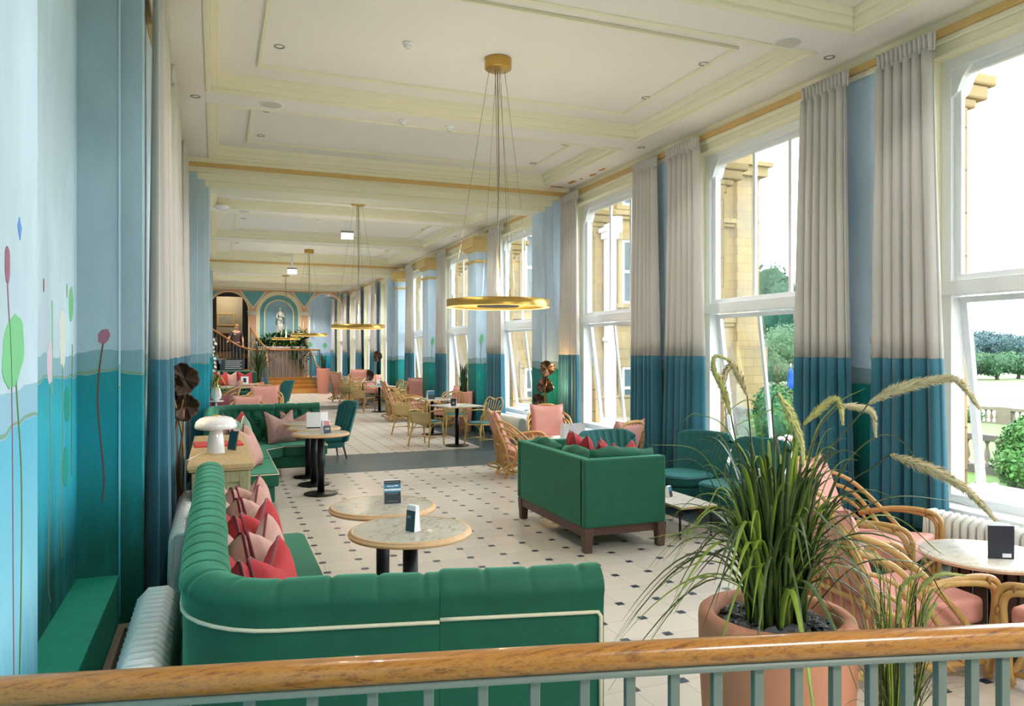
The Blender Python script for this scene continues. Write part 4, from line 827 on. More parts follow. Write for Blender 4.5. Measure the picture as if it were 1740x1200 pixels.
# ------------------------------------------------------------------ tables
def round_table(rad=.34, H=.74, post=.042, foot=.2, mold=True):
    def mk():
        t = thing('pedestal_table', '', 'table'); 
        MB().lathe([(0, H-.004), (rad-.03, H-.004), (rad-.03, H), (0, H)][::1], 64, False).lathe([(0, H), (rad-.028, H)], 64, False).build('marble_top', 'marble', t)
        MB().lathe([(0, H-.032), (rad-.02, H-.034), (rad-.006, H-.03), (rad, H-.02), (rad-.004, H-.011), (rad-.014, H-.008), (rad-.012, H-.003), (rad-.02, H+.0015), (rad-.029, H+.001)], 64, False).build('wooden_rim', 'table_edge_wood', t)
        MB().cyl(post, .015, H-.032, 24).build('pedestal', 'black_metal', t)
        MB().lathe([(foot, .003), (foot, .012), (foot-.01, .018), (post+.01, .026), (post, .03)], 40).build('base_plate', 'black_metal', t)
        return t
    return mk
rt = round_table()
for x, y, l in ((1.0, 4.08, 'round marble-topped table nearest the camera beside the curved banquette'), (.99, 4.77, 'round marble-topped table just behind the nearest one, holding the blue tent card'), (1.175, 9.28, 'front one of the three round pedestal tables by the buttoned banquette'), (1.175, 9.96, 'middle one of the three round pedestal tables by the buttoned banquette'), (1.175, 10.6, 'rear one of the three round pedestal tables by the buttoned banquette')):
    place('rt', rt, l, (x, y, 0), rnd.uniform(0, 3), 'round marble pedestal tables')
place('rtf', round_table(.66, .74, .05, .3), 'large cream oval-looking table in the far left, behind the planted vase', (.35, 22.3, 0)); place('rtf', round_table(), 'small cream table by the far banquette, white card holder on it', (.95, 28.5, 0), 0, None, .75)['label']
def square_table():
    t = thing('square_table', '', 'table'); MB().box(-.36, .36, -.36, .36, .715, .74).build('table_top', 'marble', t, bevel=.004); MB().box(-.362, .362, -.362, .362, .712, .724).build('edge', 'table_edge_wood', t)
    MB().cyl(.036, .02, .712, 20).build('pedestal', 'black_metal', t); MB().lathe([(.22, .003), (.22, .014), (.06, .024), (.036, .03)], 36).build('base_plate', 'black_metal', t); return t
for x, y, a, l in ((4.08, 13.12, 12, 'square marble dining table nearest, between two rattan armchairs'), (4.16, 15.1, 8, 'square marble dining table beside the big terracotta planter'), (4.32, 21.3, 5, 'third square dining table along the window side'), (4.44, 24.5, 0, 'farthest square dining table on the window side')): place('sq', square_table, l, (x, y, 0), R(a), 'square dining tables')
t = thing('coffee_table', 'low pale-topped coffee table with thin black legs before the teal tub chairs', 'table', (4.12, 6.27, 0))
MB().box(-.2, .2, -.48, .48, .28, .30).build('table_top', 'limed_oak', t, bevel=.003)
MB().box(-.195, .195, -.475, .475, .3, .302).build('inlay', 'marble', t)
for x, y in ((-.17, -.42), (.17, -.42), (-.17, .42), (.17, .42)): MB().at((x, y, 0)).cyl(.011, 0, .28, 10).build('leg', 'black_metal', t)
t = thing('slatted_table', 'round white-topped table on a dark slatted base at the right edge', 'table', (4.14, 3.04, 0))
MB().lathe([(0, .53), (.345, .53), (.35, .535), (.35, .548), (.345, .552), (0, .552)], 64).build('table_top', 'marble', t); MB().lathe([(.344, .528), (.352, .54), (.346, .5525)], 64, False).build('edge', 'table_edge_wood', t)
sl = MB()
for k in range(14): a = 2*PI*k/14; sl.at((.17*math.cos(a), .17*math.sin(a), 0), a).box(-.008, .008, -.028, .028, .03, .53)
sl.at(); sl.build('slats', 'dark_wood', t); MB().lathe([(.19, 0), (.19, .03), (0, .03)], 32).build('base', 'dark_wood', t)
t = thing('side_table', 'small white table between the pink lounge chairs under the third window', 'table', (4.45, 9.2, 0)); MB().lathe([(0, .53), (.3, .53), (.3, .55), (0, .55)], 40).build('table_top', 'white_paint', t, bevel=.003); MB().cyl(.03, .02, .53).build('pedestal', 'black_metal', t); MB().lathe([(.18, 0), (.18, .015), (0, .02)], 30).build('base', 'black_metal', t)

# --- sideboard with lamp
t = thing('sideboard', 'limed oak sideboard between the two banquettes, lamp and red folders on top', 'sideboard', (0, 0, 0))
MB().box(-.17, .235, 6.02, 8.05, .06, .84).build('carcass', 'worn_green_wood', t, bevel=.004)
MB().box(-.2, .27, 5.98, 8.1, .845, .88).box(-.19, .26, 5.99, 8.09, .828, .846).build('top_board', 'limed_oak', t, bevel=.006)
MB().box(-.165, -.11, 6.005, 6.02, .08, .82).box(.165, .23, 6.005, 6.02, .08, .82).box(-.11, .165, 6.008, 6.02, .74, .82).box(-.11, .165, 6.008, 6.02, .08, .16).build('end_frame', 'worn_green_wood', t, bevel=.003)
for k in range(3): MB().box(.236, .248, 6.1+k*.65, 6.68+k*.65, .12, .8).build('door', 'worn_green_wood', t, bevel=.004)
for x, y in ((-.15, 6.05), (.2, 6.05), (-.15, 8.0), (.2, 8.0)): MB().at((x, y, 0)).box(-.02, .02, -.02, .02, 0, .06).build('foot', 'worn_green_wood', t)
t = thing('table_lamp', 'glossy white mushroom lamp standing on the oak sideboard', 'lamp', (.0, 6.68, .88))
MB().lathe([(.07, 0), (.072, .004), (.062, .1), (.052, .18), (.04, .2), (.03, .21)], 40).build('base', 'white_gloss', t)
MB().lathe([(.03, .2), (.15, .2), (.163, .207), (.166, .225), (.155, .262), (.125, .29), (.08, .303), (.03, .306), (0, .306)], 56, False).build('shade', 'white_gloss', t)
MB().lathe([(.028, .3055), (.03, .311), (.02, .314), (0, .314)], 24, False).build('finial', 'brushed_gold', t)
MB().tube(bez([(-.065, 0, .008), (-.12, -.05, .006), (-.165, -.25, .006), (-.19, -.35, .004), (-.215, -.38, -.05), (-.215, -.38, -.5)], 6), .0025, 5).build('flex', 'white_paint', t)
for i, (x, y, a) in enumerate(((-.06, 7.25, 4),)):
    o = MB().box(-.12, .28, -.16, .16, 0, .018).build('menu_folder', 'red_card', bevel=.003); o.location = (x, y, .88); o.rotation_euler = (0, 0, R(a)); tag(o, 'flat red menu folder lying behind the white lamp on the sideboard', 'menu')
t = thing('menu_stand', 'small dark framed card leaning beside the white lamp foot', 'card holder', (.125, 6.85, .88), R(-60)); MB().at((0, 0, 0), 0, R(-10)).box(-.055, .055, -.004, .004, .002, .16).build('card', 'card_teal', t); MB().at((0, 0, 0), 0, R(-10)).box(-.06, .06, -.006, -.003, 0, .01).box(-.06, -.055, -.006, .004, 0, .165).box(.055, .06, -.006, .004, 0, .165).build('frame', 'walnut_wood', t)

# --- lotus leaf floor lamps
def crumple(c, w, h, seed, mb, face):
    """Folded, veined bronze lotus leaf hanging from its stalk."""
    r = random.Random(seed); p = [r.uniform(0, 6) for _ in range(4)]
    def g(u, v):
        a = 2*PI*u; rr = v*(1+.10*math.sin(3*a+p[0])+.035*math.sin(7*a+p[1])+.03*math.sin(13*a+p[2]))*(.93+.12*abs(math.sin(a)))
        x, z = w/2*rr*math.cos(a), h/2*rr*math.sin(a); d = .30*w*(v**1.6)*(math.cos(2*a+p[3])*.35+.6)+.012*math.sin(15*a)*v*v+.02*math.sin(4*a+p[1])*v
        q = Vector((x, -d+.1*w, z)); q = Matrix.Rotation(face, 4, 'Z') @ q; return (c[0]+q.x, c[1]+q.y, c[2]+q.z)
    return mb.grid(g, 44, 8, cu=True)
def lotus_lamp(label, x, y, leaves, face, s=1, bottoms=0):
    t = thing('lotus_leaf_lamp', label, 'floor lamp', (x, y, 0)); MB().lathe([(.14, 0), (.14, .015), (.03, .03), (0, .03)], 32).build('base', 'antique_brass', t)
    for i, (lx, lz, w_, h_, sd) in enumerate(leaves):
        MB().tube(bez([(0, 0, .02), (.01*i, -.005*i, .5), (.03*math.cos(face)*(i-1), .03*math.sin(face)*(i-1), max(.55, lz-.45)), (lx*.6*math.cos(face), lx*.6*math.sin(face)-.0, lz-.18), (lx*math.cos(face)-.02, lx*math.sin(face)+.02, lz)], 6), .009, 8).build('stem', 'antique_brass', t)
        cc = (lx*math.cos(face)*1.0, lx*math.sin(face)*1.0, lz); crumple(cc, w_, h_, sd, MB(), face).build('leaf_shade', 'bronze_leaf', t, solid=.006)
        b = MB().ball((cc[0]-.03*math.sin(face), cc[1]+.05*math.cos(face), lz-h_*.25), .02, 8).build('bulb', 'lamp_glow', t)
    return t
lotus_lamp('tall brass lamp with two crumpled bronze leaf shades, behind the white mushroom lamp', -.27, 6.5, [(.04, 1.5, .21, .24, 3), (.05, 1.28, .19, .21, 8), (-.03, 1.42, .16, .2, 5)], R(0))
lotus_lamp('bronze lamp with three stacked leaf shades, against the green pilaster', 4.93, 11.05, [(.02, 1.44, .25, .24, 3), (-.02, 1.17, .27, .25, 12), (-.12, .93, .2, .22, 21)], R(-20)); lamp('leaf_lamp_glow', 'POINT', (5.05, 10.98, 1.15), 6, (1, .66, .3), .04); lamp('leaf_lamp_glow', 'POINT', (5.03, 11.0, 1.5), 3, (1, .66, .3), .04)
lotus_lamp('distant bronze leaf lamp by the far curtains on the window side', 5.0, 25.2, [(.05, 1.55, .3, .34, 3), (-.2, .9, .26, .4, 8)], R(-15))
lamp('leaf_lamp_glow', 'POINT', (-.3, 6.7, 1.3), 2, (1, .7, .4), .03)

# --- cards and menus
def tent(label, loc, rz, w, h, d, mats, bands, cat='tent card'):
    """Folded tent card: coloured bands printed on the front leaf, light ends."""
    t = thing('tent_card', label, cat, loc, rz); MB().add([(-w/2, -d/2, 0), (w/2, -d/2, 0), (w/2, d/2, 0), (-w/2, d/2, 0), (-w/2, -.006-d*.12, h), (w/2, -.006-d*.12, h), (w/2, .006+d*.12, h), (-w/2, .006+d*.12, h)], [(0, 3, 2, 1), (4, 5, 6, 7), (0, 1, 5, 4), (1, 2, 6, 5), (2, 3, 7, 6), (3, 0, 4, 7)], False).build('folded_card', mats, t)
    for (u0, u1, v0, v1, m) in bands:
        yy = lambda v: -d/2+(d/2-.006-d*.12)*v-.0012
        f = [(-w/2+w*u0, yy(v0), h*v0), (-w/2+w*u1, yy(v0), h*v0), (-w/2+w*u1, yy(v1), h*v1), (-w/2+w*u0, yy(v1), h*v1)]
        bk_ = [(x, y+.001, z) for x, y, z in f]; MB().add(f+bk_, [(0, 1, 2, 3), (7, 6, 5, 4), (0, 4, 5, 1), (1, 5, 6, 2), (2, 6, 7, 3), (3, 7, 4, 0)], False).build('printed_band', m, t)
    return t
FR = YAW
tb = [(0, 1, 0, .48, 'card_dark'), (0, 1, .48, .56, 'card_blue'), (0, 1, .64, .84, 'card_blue'), (0, 1, .84, 1, 'card_dark')]
def card_text(t, body, size, loc, rot, m, name='lettering'):
    c = bpy.data.curves.new(name, 'FONT'); c.body = body; c.size = size; c.align_x = 'CENTER'; c.extrude = .0003; o = bpy.data.objects.new(name, c); C.objects.link(o); o.parent = t; o.location = loc; o.rotation_euler = rot; c.materials.append(M[m]); dg = bpy.context.evaluated_depsgraph_get(); me = bpy.data.meshes.new_from_object(o.evaluated_get(dg)); q = bpy.data.objects.new(name, me); C.objects.link(q); q.parent = t; q.location = loc; q.rotation_euler = rot; bpy.data.objects.remove(o); return q
t = tent('blue and black folded card standing on the rear marble table', (1.06, 4.82, .7415), -FR*.2, .105, .145, .07, 'card_white', tb)
for u0, u1, z_, h_ in ((-.042, .04, .134, .003), (-.036, -.006, .109, .006), (-.002, .010, .109, .006), (.014, .036, .111, .007), (-.014, .014, .099, .003), (-.02, .02, .076, .002), (-.036, .034, .062, .0025), (-.036, .034, .014, .002)):
    yq = -.035+(.035-.006-.0084)*z_/.145-.0022; MB().box(u0, u1, yq-.0003, yq+.0006, z_-h_/2, z_+h_/2).build('printed_line', 'card_mid' if h_ < .006 else 'card_white', t)
t = tent('slim dark teal card seen nearly edge-on on the front marble table', (1.0, 4.02, .7415), R(-62), .07, .14, .045, 'card_white', [(0, 1, 0, .80, 'card_teal'), (.1, .5, .5, .6, 'card_mid')])
tent('small dark card with a pink picture on the front of the three round tables', (1.22, 9.2, .7415), R(25), .1, .155, .08, 'card_white', [(0, 1, 0, .6, 'card_dark'), (.1, .9, .6, .95, 'card_pink'), (.2, .8, .28, .4, 'card_white')])
t = thing('menu_stand', 'open grey-white menu standing on the middle of the three round tables', 'menu', (1.2, 9.85, .7415), R(-8)); MB().box(-.13, .04, -.004, .004, 0, .2).build('left_leaf', 'card_white', t); MB().at((.04, 0, 0), R(35)).box(0, .11, -.004, .004, 0, .2).build('right_leaf', 'card_white', t); MB().box(-.13, .04, -.012, .012, 0, .012).build('foot', 'card_dark', t)
t = thing('menu_box', 'triangular burgundy menu box on the low coffee table', 'menu', (4.12, 6.48, .303)); MB().prism([(-.055, -.03), (.055, -.03), (0, .06)], 0, .105).build('box', 'card_plum', t); MB().prism([(-.057, -.032), (.057, -.032), (0, .062)], .105, .109).build('lid', 'card_pink', t)
tent('white and blue tent card in front of the burgundy box on the coffee table', (4.1, 6.27, .303), R(35), .07, .105, .06, 'card_white', [(0, 1, 0, .55, 'card_dark'), (0, 1, .55, .95, 'card_blue')])
t = thing('menu_box', 'dark triangular menu box with a green side on the round slatted table', 'menu', (4.13, 2.98, .553), R(-28)); MB().prism([(-.07, -.05), (.07, -.05), (.04, .07)], 0, .185).build('box', 'card_dark', t)
MB().add([(-.062, -.0515, .008), (-.015, -.0515, .008), (-.015, -.0515, .03), (-.062, -.0515, .03), (-.062, -.05, .008), (-.015, -.05, .008), (-.015, -.05, .03), (-.062, -.05, .03)], [(0, 1, 2, 3), (7, 6, 5, 4)], False).build('label_strip', 'card_white', t).location = (.07, 0, 0)
MB().add([(.0712, -.05, .0), (.0412, .07, 0), (.0412, .07, .185), (.0712, -.05, .185), (.0702, -.05, .0), (.0402, .07, 0), (.0402, .07, .185), (.0702, -.05, .185)], [(0, 1, 2, 3), (7, 6, 5, 4)], False).build('printed_side', 'card_green', t)
MB().add([(.0682, -.03, .06), (.0562, .02, .06), (.0562, .02, .15), (.0682, -.03, .15)], [(0, 1, 2, 3)], False).build('printed_panel', 'card_mid', t, solid=.001)
tent('white tent card with a black front on the nearest square dining table', (3.98, 13.0, .741), R(-20), .1, .14, .09, 'card_white', [(0, 1, 0, .95, 'card_dark'), (.3, .7, .25, .5, 'card_white')]); tent('blue tent card on the square table beside the planter', (4.1, 15.0, .741), R(15), .16, .17, .09, 'card_white', [(0, 1, 0, .5, 'card_dark'), (0, 1, .5, .95, 'card_blue')])
tent('small pale card on the third square dining table', (4.3, 21.2, .741), 0, .15, .18, .08, 'card_white', [(0, 1, 0, .4, 'card_mid')]); tent('white card holder with a dark motif on the small far table by the banquette', (.95, 28.4, .56), 0, .26, .26, .1, 'card_white', [(.3, .7, .2, .8, 'card_dark')])
for x, l, m in ((4.38, 'pale grey menu box, left one on the small white table under the third window', 'card_white'), (4.56, 'pale grey menu box, right one on the small white table under the third window', 'card_white')):
    t = thing('menu_box', l, 'menu', (x, 9.15, .551), R(10)); MB().prism([(-.075, -.05), (.075, -.05), (.07, .05), (-.07, .05)], 0, .19).build('box', m, t); MB().prism([(-.07, -.045), (.07, -.045), (.065, .045), (-.065, .045)], .19, .193).build('lid', 'card_grey', t)
# ================================================================== FOREGROUND
RP = [Vector((-.56, 1.705, 0)), Vector((-.37, 1.66, 0)), Vector((.1, 1.548, 0)), Vector((.57, 1.437, 0)), Vector((1.1, 1.305, 0)), Vector((1.68, 1.15, 0)), Vector((2.6, .9, 0))]
RPS = bez(RP, 10)
t = thing('handrail', 'oak-topped grey railing crossing the bottom of the picture in the foreground', 'railing', (0, 0, 0))
mb = MB(); ov = [(.031*math.copysign(abs(math.cos(a))**.8, math.cos(a)), 1.083+.026*math.copysign(abs(math.sin(a))**.85, math.sin(a))) for a in [2*PI*k/22 for k in range(23)]]
sweep(mb, RPS, ov); mb.build('wooden_handrail', 'handrail_oak', t)
mb = MB(); sweep(mb, RPS, [(-.02, 1.045), (.02, 1.045), (.02, 1.059), (-.02, 1.059), (-.02, 1.045)]); o_ = mb.build('metal_bar', 'baluster_paint', t)
mb = MB(); sweep(mb, RPS, [(-.02, .06), (.02, .06), (.02, .075), (-.02, .075), (-.02, .06)]); mb.build('metal_bar', 'baluster_paint', t)
sl_ = arclen(RPS)
def on_rail(s):
    for i in range(len(sl_)-1):
        if sl_[i+1] >= s: return RPS[i].lerp(RPS[i+1], (s-sl_[i])/(sl_[i+1]-sl_[i]))
    return RPS[-1]
s0 = .18+.56; s0 = next(s for s in [k*.002 for k in range(900)] if on_rail(s).x >= .176)
sp_ = [0, .117, .111, .110, .107, .104, .098, .096, .094, .091, .09, .087, .084, .0825, .078, .077, .074, .072, .07, .07, .07]; ss = [s0-.12*k for k in range(6, 0, -1)]; a = s0
for d in sp_: a += d; ss.append(a)
bl = None
for s in ss:
    p = on_rail(s)
    if bl is None: bl = MB().at((0, 0, 0), -.25).box(-.0105, .0105, -.0105, .0105, .07, 1.047).build('baluster', 'baluster_paint', t, bevel=.002); b_ = bl
    else: b_ = bl.copy(); C.objects.link(b_); b_.parent = t
    b_.location = (p.x, p.y, 0)

def pot(t, r, h, m, lip=.05, taper=.9, depth=.06):
    return MB().lathe([(0, 0), (r*taper*.98, 0), (r*taper, .012), (r*.985, h*.75), (r, h-.03), (r-.004, h-.010), (r-.016, h), (r-lip+.012, h), (r-lip, h-.012), (r-lip-.002, h-depth), (0, h-depth)], 64).build('pot', m, t)
def chips(t, r, z, n, seed, s=.03):
    rr = random.Random(seed); mb = MB()
    for k in range(n):
        a, q = rr.uniform(0, 6.28), r*math.sqrt(rr.random()); mb.x = Matrix.Translation((q*math.cos(a), q*math.sin(a), z+rr.uniform(0, .018))) @ Matrix.Rotation(rr.uniform(0, 6), 4, 'Z') @ Matrix.Rotation(rr.uniform(-.6, .6), 4, 'X') @ Matrix.Rotation(rr.uniform(-.5, .5), 4, 'Y')
        m = rr.randint(5, 7); L = s*rr.uniform(.5, 1.25); pl_ = [(L*math.cos(2*PI*i/m)*rr.uniform(.6, 1.2), L*.62*math.sin(2*PI*i/m)*rr.uniform(.6, 1.2)) for i in range(m)]; mb.prism(pl_, 0, rr.uniform(.004, .011))
    mb.x = Matrix(); o = mb.build('slate_chips', 'slate_chip', t); o['kind'] = 'stuff'; return o
def blade(mb, P, w, mi=0, fold=.35):
    """Grass blade: folded ribbon with thickness along path P, pointed at the tip."""
    n = len(P); L = []; 
    for i, p in enumerate(P):
        tdir = (P[min(i+1, n-1)]-P[max(i-1, 0)]).normalized(); side = tdir.cross(Vector((0, 0, 1)))
        side = side.normalized() if side.length > .05 else Vector((1, 0, 0)); up = side.cross(tdir).normalized()
        k = i/(n-1); ww = w*(.55+.45*min(1, k*4))*(1-k**3.2)+.0004; L.append((p-side*ww/2+up*ww*fold*.5, p, p+side*ww/2+up*ww*fold*.5, p+up*-.0006))
    vs = [q for row in L for q in row]; fs = []
    for i in range(n-1):
        a, b = i*4, i*4+4; fs += [(a, a+1, b+1, b), (a+1, a+2, b+2, b+1)]
    mb.add(vs, fs, True, mi)
def arc_path(base, az, reach, height, droop, n=13, jit=0, rr=random):
    """Rises to height, arches over by reach and droops."""
    P = []; dx, dy = math.cos(az), math.sin(az); sw = rr.uniform(-1, 1)*.08
    for i in range(n):
        k = i/(n-1); r = reach*(k**1.7); z = height*(1-(1-k)**1.9)-droop*max(0, k-.35)**2*2.2
        P.append(base+Vector((dx*r-dy*sw*k*k, dy*r+dx*sw*k*k, z)))
    return P
def plume(t, P, w, m, seed, sm='grass_stem', stemP=None, k0=0):
    rr = random.Random(seed); Q = bez(P, 10); mb = MB(); n = len(Q); mb.tube(Q, .0025, 5)
    sl2 = arclen(Q); tot = sl2[-1]; N = int(tot*3600)
    for j in range(N):
        s = rr.random()*tot; i = next((i for i in range(n-1) if sl2[i+1] >= s), n-2); p = Q[i].lerp(Q[i+1], (s-sl2[i])/max(1e-6, sl2[i+1]-sl2[i])); d = (Q[i+1]-Q[i]).normalized()
        env = w*(min(1, .35+s/tot*3.5))*(1-.75*(s/tot)**2.2); ax = d.orthogonal().normalized(); ax = Matrix.Rotation(rr.uniform(0, 6.28), 3, d) @ ax
        e = p+ax*env*rr.uniform(.6, 1.2)+d*env*rr.uniform(.7, 1.5); sd = d.cross(ax)*.0016; m_ = p.lerp(e, .45)+ax*env*.12
        mb.add([p-sd, p+sd, m_+sd*1.9, m_-sd*1.9, e], [(0, 1, 2, 3), (3, 2, 4)], True)
        if j % 3 == 0: e2 = p+ax*env*1.5+d*env*1.1; mb.add([p, p+sd*.4, e2], [(0, 1, 2)], True)
    o = mb.build('flower_plume', m, t)
    if stemP: MB().tube(bez(stemP+[P[0]], 8), .0028, 5).build('flower_stem', sm, t)
    return o
def A(px, py, d): return at(px, py, d)
# --- big potted fountain grass
BX, BY = 1.845, 2.14
t = thing('potted_grass', 'big fountain grass with drooping seed plumes in a terracotta pot behind the handrail', 'plant', (BX, BY, 0))
pot(t, .268, .80, 'terracotta', .055, .86, .055); chips(t, .19, .748, 260, 5, .034); MB().lathe([(0, .747), (.212, .747)], 32, False).build('soil', 'soil', t)
rr = random.Random(11); mb = MB()
for i in range(250):
    az = rr.uniform(0, 2*PI); q = .085*math.sqrt(rr.random()); b0 = Vector((q*math.cos(az)*1.3, q*math.sin(az), .745)); az2 = az+rr.uniform(-.5, .5)
    kind = rr.random()
    if kind < .6: reach, hh, dr = rr.uniform(.04, .22), rr.uniform(.3, .72), rr.uniform(0, .1)
    elif kind < .92: reach, hh, dr = rr.uniform(.2, .46), rr.uniform(.35, .62), rr.uniform(.1, .4)
    else: reach, hh, dr = rr.uniform(.4, .62), rr.uniform(.25, .5), rr.uniform(.3, .6)
    blade(mb, arc_path(b0, az2, reach, hh, dr, 15, rr=rr), rr.uniform(.010, .022), 0 if rr.random() < .74 else 1, rr.uniform(.2, .6))
for (pts, dd) in (([(1300, 1040), (1262, 1000), (1180, 985), (1105, 1085)], 2.62), ([(1360, 1030), (1330, 1000), (1390, 1010), (1440, 1072)], 2.5), ([(1290, 1030), (1255, 880), (1225, 830), (1200, 870), (1142, 960)], 2.5), ([(1330, 1030), (1300, 800), (1285, 690), (1250, 690), (1210, 738)], 2.6), ([(1340, 1030), (1352, 760), (1330, 700), (1290, 705), (1212, 745)], 2.6),
    ([(1290, 1035), (1240, 870), (1190, 770), (1100, 755)], 2.7), ([(1300, 1035), (1240, 900), (1190, 790), (1120, 785)], 2.6), ([(1370, 1035), (1450, 900), (1520, 880), (1590, 935), (1600, 940)], 2.5), ([(1360, 1035), (1420, 820), (1500, 740), (1560, 790), (1575, 905)], 2.8), ([(1330, 1035), (1340, 800), (1345, 760), (1320, 745), (1318, 860)], 2.45),
    ([(1350, 1035), (1390, 920), (1500, 850), (1600, 850), (1668, 868)], 2.7), ([(1300, 1035), (1270, 940), (1180, 915), (1125, 955)], 2.55), ([(1380, 1035), (1460, 960), (1560, 960), (1600, 1010), (1640, 1070)], 2.5), ([(1310, 1035), (1250, 760), (1190, 705), (1160, 715)], 2.7), ([(1330, 1035), (1380, 760), (1420, 690), (1470, 660)], 2.8)):
    P = [A(x, y, dd if k else 2.66)-Vector((BX, BY, 0)) for k, (x, y) in enumerate(pts)]; blade(mb, bez(P, 8), .014, rr.randint(0, 1), .4)
mb.build('foliage', ['grass_blade', 'grass_blade_light'], t, solid=.0005)
off = Vector((BX, BY, 0)); F = lambda pts: [A(x, y, d)-off for x, y, d in pts]
plume(t, F([(1242, 706, 2.6), (1230, 665, 2.6), (1213, 628, 2.6), (1216, 606, 2.6), (1240, 612, 2.6)]), .017, 'plume', 1, stemP=F([(1285, 1030, 2.66), (1262, 820, 2.62)]))
plume(t, F([(1270, 673, 2.66), (1256, 640, 2.66), (1244, 620, 2.66), (1233, 635, 2.64), (1228, 664, 2.62)]), .019, 'plume_pink', 2, stemP=F([(1300, 1030, 2.66), (1280, 800, 2.66)]))
plume(t, F([(1322, 668, 2.5), (1340, 700, 2.5), (1358, 742, 2.5), (1366, 792, 2.5)]), .021, 'plume', 3, stemP=F([(1310, 1030, 2.66), (1318, 820, 2.56), (1312, 690, 2.5)]))
plume(t, F([(1365, 722, 2.6), (1392, 697, 2.6), (1416, 679, 2.6), (1428, 690, 2.58), (1432, 721, 2.58)]), .018, 'plume', 4, stemP=F([(1322, 1030, 2.66), (1335, 830, 2.6)]))
plume(t, F([(1424, 690, 2.75), (1455, 692, 2.75), (1482, 703, 2.75), (1488, 742, 2.75)]), .018, 'plume_pink', 5, stemP=F([(1335, 1030, 2.66), (1380, 760, 2.72)]))
plume(t, F([(1476, 686, 2.6), (1520, 664, 2.58), (1575, 649, 2.55), (1620, 645, 2.52), (1645, 667, 2.5), (1664, 694, 2.5)]), .026, 'plume_pink', 6, stemP=F([(1350, 1030, 2.66), (1395, 800, 2.62)]))
plume(t, F([(1512, 773, 2.5), (1548, 785, 2.45), (1600, 806, 2.4), (1648, 838, 2.35), (1692, 884, 2.3)]), .026, 'plume_pink', 7, stemP=F([(1355, 1030, 2.66), (1420, 850, 2.6), (1490, 790, 2.52)]))
# --- second, small grass
QX, QY = 2.12, 1.88
t = thing('potted_grass', 'small grass with pale upright plumes just behind the handrail, right of the big pot', 'plant', (QX, QY, 0)); pot(t, .16, .36, 'terracotta', .03, .85, .05); mb = MB(); rr = random.Random(5); MB().lathe([(0, .312), (.13, .312)], 24, False).build('soil', 'soil', t)
for i in range(150):
    az = rr.uniform(0, 2*PI); q = .06*math.sqrt(rr.random()); hh = rr.uniform(.3, .78); blade(mb, arc_path(Vector((q*math.cos(az), q*math.sin(az), .3)), az, rr.uniform(.03, .22), hh, rr.uniform(0, .1), 10, rr=rr), rr.uniform(.003, .006), rr.randint(0, 1))
mb.build('foliage', ['grass_blade', 'grass_blade_light'], t, solid=.0004); off = Vector((QX, QY, 0))
for i, (a_, b_, c_, d_) in enumerate((((1525, 1060, 2.45), (1528, 1030, 2.45), (1530, 1006, 2.45), (1540, 995, 2.45)), ((1568, 1058, 2.45), (1572, 1035, 2.45), (1580, 1012, 2.45), (1586, 1000, 2.45)), ((1572, 1065, 2.4), (1578, 1045, 2.4), (1587, 1030, 2.4), (1594, 1026, 2.4)), ((1556, 1012, 2.5), (1572, 992, 2.5), (1598, 976, 2.5), (1640, 978, 2.5)), ((1530, 1000, 2.55), (1545, 985, 2.55), (1560, 978, 2.55), (1570, 976, 2.55)))):
    plume(t, F([a_, b_, c_, d_]), .011, 'plume_pale', 30+i, stemP=F([(1545+5*i, 1190, 2.6), (a_[0], a_[1]+60, 2.5)]))
# --- planters farther off
def grass_planter(label, x, y, r, h, gh, n, m='pink_terracotta', seed=1, sp=.2, w=.02):
    t = thing('potted_grass', label, 'plant', (x, y, 0)); pot(t, r, h, m, .03, .78, .05); mb = MB(); rr = random.Random(seed)
    for i in range(n): az = rr.uniform(0, 6.28); q = r*.35*math.sqrt(rr.random()); blade(mb, arc_path(Vector((q*math.cos(az), q*math.sin(az), h-.06)), az, rr.uniform(.02, sp), gh*rr.uniform(.5, 1), rr.uniform(0, .1), 8, rr=rr), w*rr.uniform(.6, 1.2), rr.randint(0, 1))
    mb.build('foliage', ['leaf_dark', 'grass_blade'], t, solid=.001); return t
grass_planter('tall terracotta planter with stiff upright grass by the first gilded-capital column', 4.93, 15.75-.35, .22, .86, .72, 60, seed=2, sp=.12, w=.022)
grass_planter('tall pink planter with dark grass at the right foot of the far steps', 4.06, 31.3, .27, 1.02, .75, 40, seed=3, w=.03)
t = thing('planted_vase', 'white glass vase of long yellow-tipped leaves behind the buttoned banquette', 'plant', (-.0, 16.05, 0)); MB().lathe([(0, .72), (.14, .72), (.15, .735), (0, .74)], 24).cyl(.02, .02, .72).lathe([(.12, 0), (.12, .02), (0, .02)], 20).build('stand', 'white_paint', t)
MB().lathe([(.03, .74), (.09, .78), (.11, .86), (.08, .97), (.05, 1.02), (.06, 1.05)], 28, False).build('vase', 'white_gloss', t, solid=.004); mb = MB(); rr = random.Random(8)
for i in range(26): az = rr.uniform(0, 6.28); blade(mb, arc_path(Vector((0, 0, .8)), az, rr.uniform(.05, .35), rr.uniform(.3, .62), rr.uniform(0, .5), 9, rr=rr), .04, rr.randint(0, 1))
mb.build('foliage', ['leaf_green', 'leaf_yellow'], t, solid=.001)
grass_planter('big leafy plant with arching yellow-green fronds at the foot of the far left rail', 1.55, 31.2, .22, .5, 1.7, 46, 'terracotta', 9, .9, .06)
t = thing('climbing_plant', 'white-flowered plant climbing beside the far left banquette', 'plant', (-.2, 27.4, 0)); pot(t, .22, .5, 'terracotta', .03, .8, .05); MB().tube(bez([(0, 0, .45), (.03, 0, 1.2), (-.03, .05, 2.1)], 6), .02, 6).build('stem', 'trunk', t)
